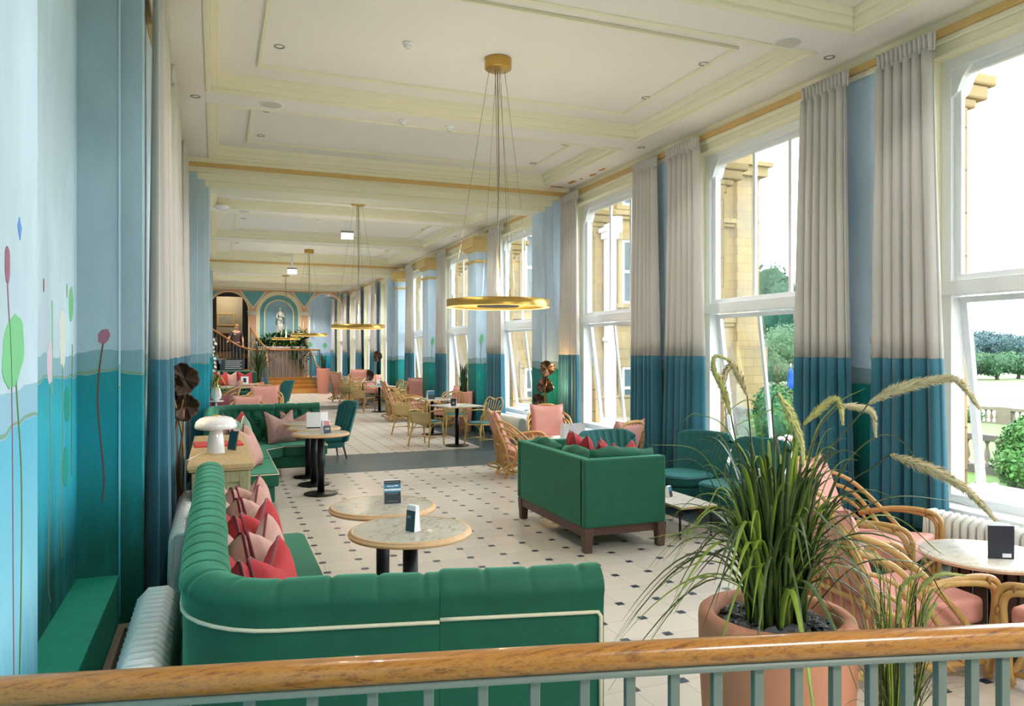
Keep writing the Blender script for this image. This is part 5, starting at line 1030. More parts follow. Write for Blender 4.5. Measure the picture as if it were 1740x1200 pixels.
mb = MB(); rr = random.Random(4)
for k in range(160):
    z = rr.uniform(.55, 2.2); a = rr.uniform(0, 6.28); q = rr.uniform(.03, .2); p = Vector((q*math.cos(a), q*math.sin(a), z)); mb.x = Matrix.Translation(p) @ Matrix.Rotation(a, 4, 'Z') @ Matrix.Rotation(rr.uniform(-1, 1), 4, 'X'); mb.add([(-.03, 0, 0), (0, -.02, .01), (.06, 0, 0), (0, .02, .01)], [(0, 1, 2, 3)], True)
mb.x = Matrix(); mb.build('foliage', 'leaf_green', t, solid=.002); f_ = None
for k in range(9):
    if f_ is None: f_ = MB().lathe([(0, 0), (.05, .02), (.06, .05)], 7, False).ball((0, 0, .02), .03, 6).build('flower', 'petal_white', t, solid=.003); q_ = f_
    else: q_ = f_.copy(); C.objects.link(q_); q_.parent = t
    q_.location = (.14+.03*math.sin(k*3), -.12, 1.05+.13*k); q_.rotation_euler = (1.2, 0, k)
t = thing('menu_board', 'small dark board with rows of chalk lines below the far staircase', 'sign', (.62, 30.6, 1.02), R(-8)); MB().at((0, 0, 0), 0, R(-12)).box(-.44, .4, -.02, .02, -.02, .4).build('board', 'card_dark', t, bevel=.006)
for k in range(5): MB().at((0, 0, 0), 0, R(-12)).box(-.3, .3-.06*(k % 2), -.024, -.019, .04+.07*k, .055+.07*k).build('chalk_line', 'card_white', t)
MB().box(-.4, -.36, -.02, .02, -1.02, .0).box(.3, .34, -.02, .02, -1.02, 0).build('stand', 'dark_wood', t)

# ================================================================== THE FAR END
def arch_poly(x0, x1, zt, ops):
    P = [(x0, 0)]
    for xa, xb, zs in ops:
        c, r = (xa+xb)/2, (xb-xa)/2; P += [(xa, 0)]+[(c-r*math.cos(PI*k/28), zs+r*math.sin(PI*k/28)) for k in range(29)]+[(xb, 0)]
    return P+[(x1, 0), (x1, zt), (x0, zt)]
def xz_prism(poly, y0, y1, name, m, parent=None, bevel=0):
    n = len(poly); vs = [(x, y0, z) for x, z in poly]+[(x, y1, z) for x, z in poly]
    o = MB().add(vs, [list(range(n)), [n+i for i in range(n)][::-1]]+[(i, n+i, n+(i+1) % n, (i+1) % n) for i in range(n)], False).build(name, m, parent, bevel); return o if parent else struct(o)
AL = (-.28, 1.29, 3.46); AM = (1.63, 3.49, 3.36); AR = (3.77, 5.32, 3.50)
xz_prism(arch_poly(XL, XW, 4.46, [AL, AM, AR]), YA, YA+.3, 'wall_arches', 'pink_plaster')
xz_prism([(1.5, 0), (3.6, 0), (3.6, 4.4), (1.5, 4.4)], YA+.2, YA+.26, 'wall_niche', 'cream_paint')
def arc_band(c, r0, r1, zs, zb, y0, y1, name, m):
    P = [(c-r1, zb)]+[(c-r1*math.cos(PI*k/30), zs+r1*math.sin(PI*k/30)) for k in range(31)]+[(c+r1, zb)]
    Q = [(c+r0, zb)]+[(c+r0*math.cos(PI*k/30), zs+r0*math.sin(PI*k/30)) for k in range(31)]+[(c-r0, zb)]
    return xz_prism(P+Q, y0, y1, name, m)
arc_band(2.56, .80, .93, 3.36, .62, YA+.02, YA+.2, 'trim_arch', 'cream_paint'); arc_band(2.56, .63, .80, 3.36, .62, YA+.12, YA+.22, 'trim_arch', 'blue_plaster'); arc_band(2.56, .58, .63, 3.34, 2.28, YA+.06, YA+.21, 'trim_arch', 'cream_paint')
sbox('trim_niche', 'cream_paint', [(1.93, 3.19, YA+.05, YA+.21, 2.22, 2.29)]); 
xz_prism([(1.98, 2.29)]+[(2.56-.58*math.cos(PI*k/20), 3.34+.58*math.sin(PI*k/20)) for k in range(21)]+[(3.14, 2.29)], YA+.19, YA+.2, 'niche_back', 'niche_blue')
for c, r, s_ in ((.505, .785, AL), (4.545, .775, AR), (2.56, .93, AM)): arc_band(c, r, r+.035, s_[2], s_[2], YA-.015, YA+.02, 'trim_arch', 'cream_paint')
for x in (1.46, 3.63):
    sbox('arch_capital', 'stone_white', [(x-.2, x+.2, YA-.04, YA+.3, 3.40, 3.46), (x-.18, x+.18, YA-.03, YA+.3, 3.3, 3.4), (x-.2, x+.2, YA-.04, YA+.3, 3.27, 3.31)], bevel=.01); sbox('trim_pier', 'cream_paint', [(x-.17, x-.145, YA-.012, YA, .62, 3.27), (x+.145, x+.17, YA-.012, YA, .62, 3.27)])
for tri in ([(-.22, 4.28), (.12, 4.28), (-.22, 4.0)], [(1.0, 4.3), (1.98, 4.3), (1.48, 3.62)], [(3.15, 4.3), (4.05, 4.3), (3.62, 3.66)], [(5.0, 4.3), (5.38, 4.3), (5.36, 4.0)]):
    cx = sum(p[0] for p in tri)/3; cz = sum(p[1] for p in tri)/3; big = [(cx+(x-cx)*1.16, cz+(z-cz)*1.16) for x, z in tri]; xz_prism(big, YA-.008, YA, 'trim_spandrel', 'cream_paint'); xz_prism(tri, YA-.014, YA-.008, 'trim_spandrel', 'blue_plaster')
sbox('trim_cornice', ['moulding_paint', 'pink_plaster'], [(XL, XW, YA-.12, YA, 4.36, 4.42), (XL, XW, YA-.03, YA, 4.3, 4.36)], mis=[0, 1])
# figure builder: one skinned body from joints
def figure(J, E, name, m, parent, root, sub=2):
    me = bpy.data.meshes.new(name); ks = list(J); me.from_pydata([J[k][:3] for k in ks], [(ks.index(a), ks.index(b)) for a, b in E], []); me.materials.append(M[m]); o = bpy.data.objects.new(name, me); C.objects.link(o); o.parent = parent
    o.modifiers.new('skin', 'SKIN').use_smooth_shade = True; o.modifiers.new('s', 'SUBSURF').render_levels = sub; o.modifiers['s'].levels = sub
    for i, k in enumerate(ks):
        v = me.skin_vertices[0].data[i]; r = J[k][3]; v.radius = r if isinstance(r, tuple) else (r, r); v.use_root = (k == root)
    return o
def hand(J, E, wr, base, d, side, s=1):
    """Palm and five bent fingers leading on from wrist wr in direction d."""
    d = Vector(d).normalized(); sd = Vector(side).normalized(); b = Vector(base); dn = d.cross(sd)
    J[wr+'p'] = tuple(b+d*.05*s)+((.024*s, .016*s),); E.append((wr, wr+'p'))
    for i, (o_, L) in enumerate(((-.03, .06), (-.01, .075), (.01, .07), (.03, .055))):
        a = b+d*.085*s+sd*o_*s; c = a+d*L*.6*s+dn*.012*s; J[wr+'f%da' % i] = tuple(a)+(.009*s,); J[wr+'f%db' % i] = tuple(c)+(.008*s,); J[wr+'f%dc' % i] = tuple(c+d*L*.35*s+dn*.02*s)+(.007*s,); E += [(wr+'p', wr+'f%da' % i), (wr+'f%da' % i, wr+'f%db' % i), (wr+'f%db' % i, wr+'f%dc' % i)]
    a = b+d*.04*s-sd*.035*s; J[wr+'t'] = tuple(a)+(.011*s,); J[wr+'u'] = tuple(a+d*.04*s-sd*.015*s)+(.009*s,); E += [(wr+'p', wr+'t'), (wr+'t', wr+'u')]
# man coming down the stairs, one hand on the rail, looking down
t = thing('person', 'man in brown short-sleeved shirt and dark trousers coming down the far staircase, hand on rail', 'person', (.78, 33.62, 1.09), R(12))
J = dict(pel=(0, 0, .95, (.15, .11)), wa=(0, -.01, 1.1, (.15, .105)), ch=(0, -.03, 1.3, (.165, .115)), up=(0, -.04, 1.43, (.13, .09)), nk=(.0, -.06, 1.51, .055), hd=(.0, -.11, 1.60, (.075, .085)), ht=(.0, -.13, 1.71, (.07, .08)),
    sl=(.18, -.04, 1.42, .058), el=(.27, -.02, 1.16, .043), wl=(.25, -.17, .95, .028), sr=(-.18, -.04, 1.42, .058), er=(-.3, -.06, 1.18, .043), wr=(-.38, -.24, 1.03, .028),
    hl=(.09, 0, .9, .095), kl=(.12, -.08, .50, .062), al=(.13, .02, .09, .042), fl=(.14, -.14, .03, (.045, .03)), hr=(-.09, 0, .9, .095), kr=(-.1, -.02, .50, .062), ar=(-.1, .1, .12, .042), fr=(-.1, -.04, .05, (.045, .03)))
E = [('pel', 'wa'), ('wa', 'ch'), ('ch', 'up'), ('up', 'nk'), ('nk', 'hd'), ('hd', 'ht'), ('up', 'sl'), ('sl', 'el'), ('el', 'wl'), ('up', 'sr'), ('sr', 'er'), ('er', 'wr'), ('pel', 'hl'), ('hl', 'kl'), ('kl', 'al'), ('al', 'fl'), ('pel', 'hr'), ('hr', 'kr'), ('kr', 'ar'), ('ar', 'fr')]
hand(J, E, 'wl', J['wl'][:3], (0, -.3, -.9), (1, 0, 0)); hand(J, E, 'wr', J['wr'][:3], (-.4, -.7, -.3), (.7, -.4, 0)); figure(J, E, 'body', 'skin', t, 'pel')
J2 = {k: J[k][:3]+((J[k][3] if isinstance(J[k][3], tuple) else (J[k][3],)*2),) for k in ('pel', 'wa', 'ch', 'up', 'sl', 'sr', 'el', 'er')}
for k in J2: J2[k] = J2[k][:3]+((J2[k][3][0]*1.13+.008, J2[k][3][1]*1.13+.008),)
J2['up'] = (0, -.045, 1.455, (.135, .095)); J2['el'] = tuple(Vector(J['sl'][:3]).lerp(Vector(J['el'][:3]), .8))+((.062, .062),); J2['er'] = tuple(Vector(J['sr'][:3]).lerp(Vector(J['er'][:3]), .8))+((.062, .062),)
figure(J2, [('pel', 'wa'), ('wa', 'ch'), ('ch', 'up'), ('up', 'sl'), ('sl', 'el'), ('up', 'sr'), ('sr', 'er')], 'shirt', 'brown_shirt', t, 'pel')
J3 = {k: J[k][:3]+(((J[k][3][0] if isinstance(J[k][3], tuple) else J[k][3])*1.12+.012,)*2,) for k in ('pel', 'hl', 'kl', 'al', 'hr', 'kr', 'ar')}; J3['pel'] = (0, 0, .95, (.165, .125))
figure(J3, [('pel', 'hl'), ('hl', 'kl'), ('kl', 'al'), ('pel', 'hr'), ('hr', 'kr'), ('kr', 'ar')], 'trousers', 'navy_trousers', t, 'pel')
for s, k in ((.13, 'al'), (-.1, 'ar')): MB().ball((s, J[k][1]-.08, J[k][2]-.05), .1, 8, (.5, 1.35, .45)).build('shoe', 'black_shoe', t)
MB().ball((0, -.115, 1.70), .092, 10, (.95, 1.05, .72)).build('hair', 'sandy_hair', t); f = MB(); f.ball((0, -.205, 1.625), .016, 6); f.ball((.078, -.115, 1.63), .018, 6, (.5, 1, 1.4)); f.ball((-.078, -.115, 1.63), .018, 6, (.5, 1, 1.4)); f.build('nose_and_ears', 'skin', t)
f = MB(); f.box(-.045, -.02, -.205, -.198, 1.642, 1.652).box(.02, .045, -.205, -.198, 1.642, 1.652); f.build('eyes', 'black_shoe', t); MB().box(-.025, .025, -.2, -.192, 1.582, 1.588).build('mouth', 'card_plum', t)
MB().box(-.11, -.04, -.168, -.155, 1.33, 1.36).build('name_badge', 'card_white', t); MB().lathe([(0, 0), (.03, 0), (.03, .01), (0, .012)], 12).build('lanyard_badge', 'card_white', t).location = (.02, -.16, 1.0)
# statue in the niche
t = thing('statue', 'white standing marble figure with arms drawn to the chest in the painted niche', 'statue', (2.60, YA+.0, 2.29)); MB().box(-.14, .14, -.13, .13, 0, .1).build('plinth', 'stone_white', t, bevel=.01)
K = dict(pel=(0, 0, .72, (.105, .085)), wa=(.015, 0, .86, (.078, .065)), ch=(.01, .0, 1.0, (.10, .075)), up=(0, .0, 1.1, (.08, .055)), nk=(-.005, -.01, 1.17, .033), hd=(-.01, -.02, 1.25, (.052, .06)), ht=(-.01, -.02, 1.31, (.048, .055)), sl=(.11, 0, 1.08, .04), el=(.15, -.04, .9, .032), wl=(.03, -.12, .97, .022), sr=(-.11, 0, 1.08, .04), er=(-.15, -.05, .89, .032), wr=(-.02, -.12, .82, .022), hl=(.055, 0, .68, .075), kl=(.035, -.03, .4, .05), al=(.03, .01, .14, .032), fl=(.035, -.08, .115, (.03, .02)), hr=(-.055, 0, .68, .078), kr=(-.04, -.06, .4, .052), ar=(-.03, .0, .14, .034), fr=(-.04, -.09, .115, (.03, .02)))
E2 = [e for e in E if not any(ch in e[1] for ch in ('f0', 'f1', 'f2', 'f3')) and 'p' != e[1][-1:] and not e[1].endswith(('t', 'u'))]; E2 = [('pel', 'wa'), ('wa', 'ch'), ('ch', 'up'), ('up', 'nk'), ('nk', 'hd'), ('hd', 'ht'), ('up', 'sl'), ('sl', 'el'), ('el', 'wl'), ('up', 'sr'), ('sr', 'er'), ('er', 'wr'), ('pel', 'hl'), ('hl', 'kl'), ('kl', 'al'), ('al', 'fl'), ('pel', 'hr'), ('hr', 'kr'), ('kr', 'ar'), ('ar', 'fr')]
hand(K, E2, 'wl', K['wl'][:3], (-.8, -.1, .3), (0, 0, 1), .75); hand(K, E2, 'wr', K['wr'][:3], (.8, -.1, -.4), (0, 0, 1), .75); figure(K, E2, 'body', 'stone_white', t, 'pel'); MB().ball((-.01, .01, 1.30), .062, 8, (1, 1.1, .9)).build('hair', 'stone_white', t)
MB().grid(lambda u, v: ((.12+.03*(1-v))*math.cos(2*PI*u)*(1+.12*math.sin(14*PI*u)), .01+(.09+.03*(1-v))*math.sin(2*PI*u)*(1+.12*math.cos(12*PI*u)), .1+.5*v), 60, 8, cu=True).build('drapery', 'stone_white', t, solid=.006)
# stage: steps, drum planter, left flight
ST = .155
for k in range(4): sbox('floor_step', 'step_wood', [(2.02-.0*k, 3.95, 31.95+.3*k, 36.0, ST*k, ST*(k+1)-.02), (2.0, 3.97, 31.92+.3*k, 36.0, ST*(k+1)-.03, ST*(k+1))], bevel=.006)
sbox('floor_step', 'step_wood', [(1.75, 4.35, 31.65, 31.97, 0, .12)], bevel=.01)
sbox('floor_landing', ['tan_floor', 'stringer_blue'], [(-.5, 2.02, 32.9, 36, 0, .62), (3.95, XW, 32.9, 34.2, 0, .62), (3.97, 4.05, 31.95, 32.9, 0, .62), (1.93, 2.0, 31.95, 32.9, 0, .62)], mis=[1, 1, 1, 1])
for k in range(7): sbox('floor_step', ['step_wood', 'stringer_blue'], [(-.5, 1.6-.3*k, 33.0, 36.0, .62+ST*k, .62+ST*(k+1)-.02), (-.5, 1.62-.3*k, 32.97, 36.0, .62+ST*(k+1)-.03, .62+ST*(k+1)), (-.5, 1.6-.3*k, 32.93, 33.0, .62, .62+ST*(k+1)-.03)], mis=[0, 0, 1])
t = thing('drum_planter', 'tall half-round planter clad in pinkish slats under the statue niche', 'planter', (2.62, 34.05, .62)); 
MB().lathe([(1.0, 0), (1.0, 1.1), (0, 1.1)], 64).build('drum', 'slat_gap', t); s_ = MB()
for k in range(60):
    a = PI+PI*k/59; s_.at((1.01*math.cos(a), 1.01*math.sin(a), 0), a).box(-.01, .02, -.017, .017, 0, 1.08)
s_.at(); s_.build('slats', 'slat_wood', t); MB().lathe([(1.0, 1.08), (1.09, 1.10), (1.14, 1.28), (1.1, 1.30), (1.05, 1.26), (0, 1.2)], 64).build('rim', 'slat_wood', t)
def leafy(mb, c, r, n, s, rr, squash=1, mi=None):
    for k in range(n):
        v = Vector((rr.gauss(0, 1), rr.gauss(0, 1), rr.gauss(0, 1))).normalized()*r*(rr.random()**.35); v.z *= squash
        p = Vector(c)+v; L = s*rr.uniform(.6, 1.4); q = Matrix.Translation(p) @ Matrix.Rotation(rr.uniform(0, 6.28), 4, 'Z') @ Matrix.Rotation(rr.uniform(-1.1, .9), 4, 'Y') @ Matrix.Rotation(rr.uniform(-.7, .7), 4, 'X')
        vs = [q @ Vector(a) for a in ((0, 0, 0), (L*.45, -L*.24, .0), (L, 0, -L*.1), (L*.45, L*.24, 0), (L*.5, 0, L*.06))]; mb.add([tuple(a) for a in vs], [(0, 1, 4), (1, 2, 4), (2, 3, 4), (3, 0, 4)], True, mi if mi is not None else rr.randint(0, 1))
mb = MB(); rr = random.Random(21)
for k in range(14): a = PI+PI*k/13; leafy(mb, (.8*math.cos(a), .8*math.sin(a), 1.42+.12*math.sin(k*2.1)), .26, 60, .2, rr)
for k in range(4): leafy(mb, (-.35+.4*k, -.4, 1.65+.1*(k % 2)), .25, 60, .24, rr)
mb.build('foliage', ['leaf_green', 'leaf_dark'], t, solid=.002); mb = MB()
for (x0, L_) in ((.55, .75), (.72, 1.0), (.9, 1.15), (.35, .6), (1.02, .7)):
    for q in range(int(L_*38)): z = 1.3-L_*q/(L_*38); y = -math.sqrt(max(0, 1.15**2-x0*x0))-.03; leafy(mb, (x0+.12*math.sin(5*z+x0*9)-(1.3-z)*.25*(x0 < .7), y, z), .05, 2, .12, rr)
mb.build('trailing_ivy', ['leaf_green', 'leaf_dark'], t, solid=.002); mb = MB()
for k in range(7): leafy(mb, (-.1+.15*k-.3, -.95, 1.38+.03*(k % 3)), .05, 5, .1, rr, mi=0)
mb.build('yellow_flowers', ['leaf_yellow'], t, solid=.002)['kind'] = 'stuff'
mb = MB()
for k in range(5): blade(mb, arc_path(Vector((-.95, -.3, 1.25)), PI+.4*k, .5, .55, .6, 9, rr=rr), .06)
for k in range(6): blade(mb, arc_path(Vector((.95, -.4, 1.3)), -.7+.35*k, .45, .75, .5, 9, rr=rr), .05)
mb.build('long_leaves', ['leaf_dark'], t, solid=.002)
def stair_rail(label, top, n, feet=None, m='handrail_oak', loc=(0, 0, 0)):
    t = thing('stair_rail', label, 'railing', loc); P = bez(top, 8); MB().tube(P, .035, 8).build('wooden_handrail', m, t); sl2 = arclen(P); b0 = None
    for k in range(n):
        s = sl2[-1]*(k+.5)/n; i = next(i for i in range(len(P)-1) if sl2[i+1] >= s); p = P[i].lerp(P[i+1], (s-sl2[i])/max(1e-6, sl2[i+1]-sl2[i])); h = p.z-feet(p) if feet else 1.0
        b0 = MB().box(-.011, .011, -.011, .011, -h, 0).build('baluster', 'baluster_paint', t); b0.location = p
    for p, f_ in ((P[0], 0), (P[-1], 1)):
        h = p.z-(feet(p) if feet else p.z-1); q_ = MB().box(-.03, .03, -.03, .03, -h, 0).build('newel_post', 'baluster_paint', t); q_.location = p
    return t
gz = lambda p: .62 if p.y > 32.85 else max(0, min(.62, (p.y-31.95)/.3*ST)) if 1.9 < p.x < 4.0 else 0
stair_rail('curved oak-topped rail down the outer side of the far left staircase', [(-.16, 32.6, 2.62), (.3, 32.6, 2.32), (.75, 32.6, 2.0), (1.2, 32.6, 1.82), (1.6, 32.6, 1.78), (1.9, 32.6, 1.78)], 15, lambda p: .0)
stair_rail('short oak-topped rail dropping from the landing on the left of the far steps', [(1.92, 32.7, 1.76), (1.94, 32.4, 1.55), (1.96, 31.95, 1.06)], 4, lambda p: .0)
stair_rail('oak-topped rail curving from the far door in front of the drum planter', [(1.36, 33.6, 2.72), (1.55, 33.2, 2.35), (1.95, 32.9, 1.86), (2.3, 32.85, 1.78), (3.0, 32.85, 1.78), (3.72, 32.85, 1.78), (4.1, 32.85, 1.78)], 22, lambda p: .0 if p.x > 4 else .62)
stair_rail('short oak-topped rail dropping on the right of the far steps', [(3.75, 32.8, 1.76), (3.83, 32.4, 1.45), (3.92, 31.95, 1.06), (4.25, 31.9, 1.04)], 5, lambda p: .0)
# room beyond the left arch
sbox('wall_lobby', ['room_cream', 'door_dark'], [(-1.2, 1.6, 37.2, 37.4, 0, 4.5), (1.35, 1.6, YA+.3, 37.2, 0, 4.5), (-.5, -.35, YA+.3, 37.2, 0, 4.5), (-.3, .02, 35.0, 35.15, 1.6, 4.5), (1.08, 1.35, 35.0, 35.15, 1.6, 4.5), (-.3, 1.35, 35.0, 35.15, 4.1, 4.5)], mis=[0, 1, 0, 1, 1, 1])
sbox('floor_lobby', 'tan_floor', [(-1.2, 1.6, 36.0, 37.3, 1.4, 1.7)])
t = thing('framed_picture', 'gilt-framed grey landscape picture on the cream wall beyond the left arch', 'picture', (.42, 37.19, 3.18)); MB().box(-.32, .32, -.02, 0, -.24, .24).box(-.36, .36, -.01, 0, -.28, .28).build('mount', 'picture_paper', t)
q = MB(); q.box(-.36, .36, -.04, 0, .24, .29).box(-.36, .36, -.04, 0, -.29, -.24).box(-.37, -.32, -.04, 0, -.29, .29).box(.32, .37, -.04, 0, -.29, .29); q.build('frame', 'gilt_paint', t, bevel=.006)
t = thing('sideboard', 'low brown chest under the picture beyond the left arch', 'sideboard', (.35, 36.9, 1.7)); MB().box(-.6, .7, -.25, .2, .05, .8).build('carcass', 'brown_leg_wood', t, bevel=.02); MB().box(-.63, .73, -.28, .22, .8, .84).build('top_board', 'brown_leg_wood', t, bevel=.01)
lamp('lobby_light', 'POINT', (.5, 36.2, 4.1), 30, (1, .85, .65), .1)
paint(leafpts(4.25, 2.05, .16, .13), ('y', YE, -1), 'lotus_green', 'painted_lotus_leaf'); paint(leafpts(5.0, 2.0, .1, .13), ('y', YE, -1), 'lotus_green', 'painted_lotus_leaf'); paint(leafpts(4.35, 1.75, .04, .06), ('y', YE, -1), 'lotus_mauve', 'painted_seed_pod')
# painted lotus on the right piers and pilaster faces
PX = ('x', XW, -1)
paint(leafpts(4.98, 1.71, .05, .06, .02), PX, 'lotus_green', 'painted_lotus_leaf'); paint(leafpts(5.08, 1.68, .04, .05, -.02), PX, 'lotus_green', 'painted_lotus_leaf'); paint(stem([(5.0, 1.9), (5.03, 1.78), (5.05, 1.6), (5.04, .9)], .006), PX, 'lotus_stem', 'painted_stem'); paint(leafpts(4.99, 1.93, .02, .04), PX, 'lotus_green', 'painted_bud'); paint(leafpts(5.11, 1.82, .018, .035), PX, 'lotus_pink', 'painted_bud')
paint(leafpts(5.02, 1.62, .06, .04), PX, 'lotus_green', 'painted_lotus_leaf')
PY = ('y', 11.37, -1)
paint(stem([(5.33, 1.40), (5.37, 1.2), (5.36, .9), (5.33, .6)], .006), PY, 'lotus_stem', 'painted_stem'); paint(leafpts(5.32, 1.43, .022, .04), PY, 'lotus_pink', 'painted_bud')
for yc in (15.17-.006, 19.07-.006):
    Q = ('y', yc, -1); paint(leafpts(5.26, 1.98, .045, .1, .03), Q, 'lotus_green', 'painted_lotus_leaf'); paint(stem([(5.26, 1.9), (5.24, 1.6), (5.26, 1.3)], .005), Q, 'lotus_stem', 'painted_stem'); paint(leafpts(5.38, 1.8, .02, .06), Q, 'lotus_green', 'painted_bud'); paint(leafpts(5.2, 1.2, .05, .09), Q, 'lotus_teal', 'painted_lotus_leaf')
# added fill light behind the camera, no fitting there
lamp('rear_fill_light', 'AREA', (2.5, -1.6, 4.35), 160, (1, .97, .93), 1.5)
for x, y in ((.5, 26), (4.4, 26), (.5, 29), (4.4, 29), (2.4, 31), (4.5, 33), (.55, 32.3), (2.5, 33.0), (4.6, 35.6), (4.4, 36.4)): lamp('far_fill_spot', 'SPOT', (x, y, 4.36), 150, (1, .95, .88), .05, spot_size=R(120), spot_blend=.8)  # added spots without fittings, to brighten the dim far end
# ================================================================== OUTSIDE
GZ = -1.0
sbox('ground_gravel', 'gravel', [(5.8, 14.4, -14, 40, GZ-.2, GZ)]); sbox('ground_lawn', 'lawn', [(14.4, 16.6, -20, 60, GZ-.2, GZ+.01), (18.8, 29.3, -20, 70, GZ-.6, GZ-.22)])
sbox('ground_path', 'gravel', [(16.6, 18.8, -20, 60, GZ-.6, GZ-.2), (31, 33, -20, 90, GZ-.7, GZ-.39)]); sbox('ground_meadow', 'meadow', [(29.3, 520, -250, 520, GZ-.9, GZ-.42), (5.8, 60, 60, 520, GZ-.9, GZ-.42)]); sbox('ground_path', 'gravel', [(46, 49.5, -60, 160, GZ-.5, GZ-.40)])
def balustrade(label, x, y0, y1, zb, h, m):
    t = thing('balustrade', label, 'balustrade', (x, 0, zb)); q = MB(); q.box(-.15, .15, y0, y1, 0, .22*h); q.box(-.14, .14, y0, y1, .84*h, h); yy = y0
    q.build('plinth_and_coping', m, t, bevel=.01); p_ = MB()
    p0 = MB().box(-.17, .17, -.3, .3, 0, h*1.03).build('pier', m, t, bevel=.01); y = y0; k = 0
    while y < y1:
        o_ = p0 if k == 0 else p0.copy()
        if k: C.objects.link(o_); o_.parent = t
        o_.location = (0, y, 0); y += 3.4; k += 1
    prof = [(.05, .22*h), (.05, .26*h), (.03, .3*h), (.07, .42*h), (.065, .5*h), (.03, .68*h), (.03, .76*h), (.055, .8*h), (.055, .84*h)]
    b0 = None; n = 0; y = y0+.4
    while y < y1 and n < 98:
        if b0 is None: b0 = MB().lathe(prof, 10).build('baluster', 'balustrade_stone', t); o_ = b0
        else: o_ = b0.copy(); C.objects.link(o_); o_.parent = t
        o_.location = (0, y, 0); y += .24; n += 1
    return t
balustrade('nearer weathered stone balustrade across the lawn, seen through the nearest window', 15.9, 0, 23, GZ, .88, 'lichen_stone'); balustrade('farther pale stone balustrade beyond the first one, seen through the windows', 30.2, 18, 41.5, GZ-.4, .8, 'balustrade_stone')
def leaf_cloud(name, m, parent, R_, squash, n, s, seed, blobs=7):
    rr = random.Random(seed); mb = MB(); cs = [(Vector((0, 0, 0)), R_*.72)]+[(Vector((rr.gauss(0, 1), rr.gauss(0, 1), rr.gauss(0, .7))).normalized()*R_*.55, R_*rr.uniform(.32, .55)) for _ in range(blobs)]
    for c, r in cs:
        k = int(n*r*r/sum(q[1]**2 for q in cs))
        mb.grid(lambda u, v: (c.x+r*.86*math.cos(2*PI*u)*math.sin(PI*v), c.y+r*.86*math.sin(2*PI*u)*math.sin(PI*v), (c.z-r*.86*math.cos(PI*v))*squash), 14, 8, cu=True)
        for _ in range(k):
            d = Vector((rr.gauss(0, 1), rr.gauss(0, 1), rr.gauss(0, 1))).normalized(); p = c+d*r*rr.uniform(.85, 1.05); p.z *= squash; a = d.orthogonal().normalized(); a = Matrix.Rotation(rr.uniform(0, 6.28), 3, d) @ a; b = d.cross(a); e = (a+d*rr.uniform(-.2, .9)).normalized(); L = s*rr.uniform(.6, 1.3)
            mb.add([p, p+e*L*.5+b*L*.3, p+e*L, p+e*L*.5-b*L*.3], [(0, 1, 2, 3)], True)
    return mb.build(name, m, parent)
def tree(R_, sq, th, m, n, s, seed):
    def mk():
        t = thing('tree', '', 'tree'); f = leaf_cloud('crown', m, t, R_, sq, n, s, seed); f.location = (0, 0, th+R_*sq*.8); MB().tube([(0, 0, 0), (.1*R_*.3, 0, th*.6), (0, 0, th+R_*.4)], [R_*.09, R_*.07, R_*.05], 8).build('trunk', 'trunk', t); return t
    return mk
def bush(label, x, y, z, R_, sq, m, n, s, seed):
    t = thing('shrub', label, 'shrub', (x, y, z)); leaf_cloud('foliage', m, t, R_, sq, n, s, seed, 10).location = (0, 0, R_*sq*.75); MB().cyl(R_*.08, 0, R_*sq*.6).build('stem', 'trunk', t); return t
bush('dense bright green rounded bush on the gravel edge at the right of the nearest window', 15.1, 9.75, GZ+.1, .98, .8, 'near_foliage', 9000, .10, 3); bush('bright green bush outside the second window, between stone corner and blue parasol', 13.6, 15.6, GZ, 1.05, .98, 'near_foliage', 6000, .12, 5)
bush('pale leafy bush low behind the farther balustrade', 29.0, 22.0, GZ-.25, .45, .8, 'mid_foliage', 900, .1, 6)
tf = tree(5.2, 1.25, 2.0, 'mid_foliage', 5000, .55, 1); tg = tree(6, 1.0, 1.2, 'hazy_foliage', 5000, .75, 2); tp = tree(3.0, .95, .6, 'pale_foliage', 4500, .3, 3); to = tree(2.6, .62, .7, 'mid_foliage', 3000, .32, 4)
def pos(px, d): p = at(px, 597, d); return p.x, p.y
for i, (px, d) in enumerate(((1280, 112), (1303, 124), (1326, 110), (1350, 120), (1374, 112), (1400, 126), (1430, 118), (1460, 130))): x, y = pos(px, d); place('tf', tf, 'tall dark tree of the wood seen high in the second window', (x, y, GZ-.5), i*1.3, 'tall trees of the nearer wood', .98+.1*(i % 3))
for i in range(13): px = 1560+26*i; x, y = pos(px, 185+9*(i % 3)); place('tg', tg, 'haze-tinted tree of the distant wood on the skyline beyond the meadow', (x, y, GZ-1.5-2.2*(i % 2)*.4), i*.9, 'trees of the distant wood', .78+.1*((i*7) % 3))
for px, d, l, s in ((1322, 66, 'paler tree in front of the dark wood, left of the blue parasol', 1.0), (1358, 70, 'pale feathery tree just behind the white lamp globe and blue parasol', 1.05), (1296, 62, 'small pale tree beside the stone corner of the wing', .8)): x, y = pos(px, d); place('tp', tp, l, (x, y, GZ-.6), px, None, s)
for i, (px, d, l) in enumerate(((1622, 82, 'low spreading orchard tree, first of the three beside the window edge'), (1658, 84, 'low spreading orchard tree, middle one of the three on the meadow'), (1694, 83, 'low spreading orchard tree, third one, nearest the bright bush'), (1730, 86, 'low spreading orchard tree partly cut by the picture edge'))): x, y = pos(px, d); place('to', to, l, (x, y, GZ-.5), i*2.0, None, .95)
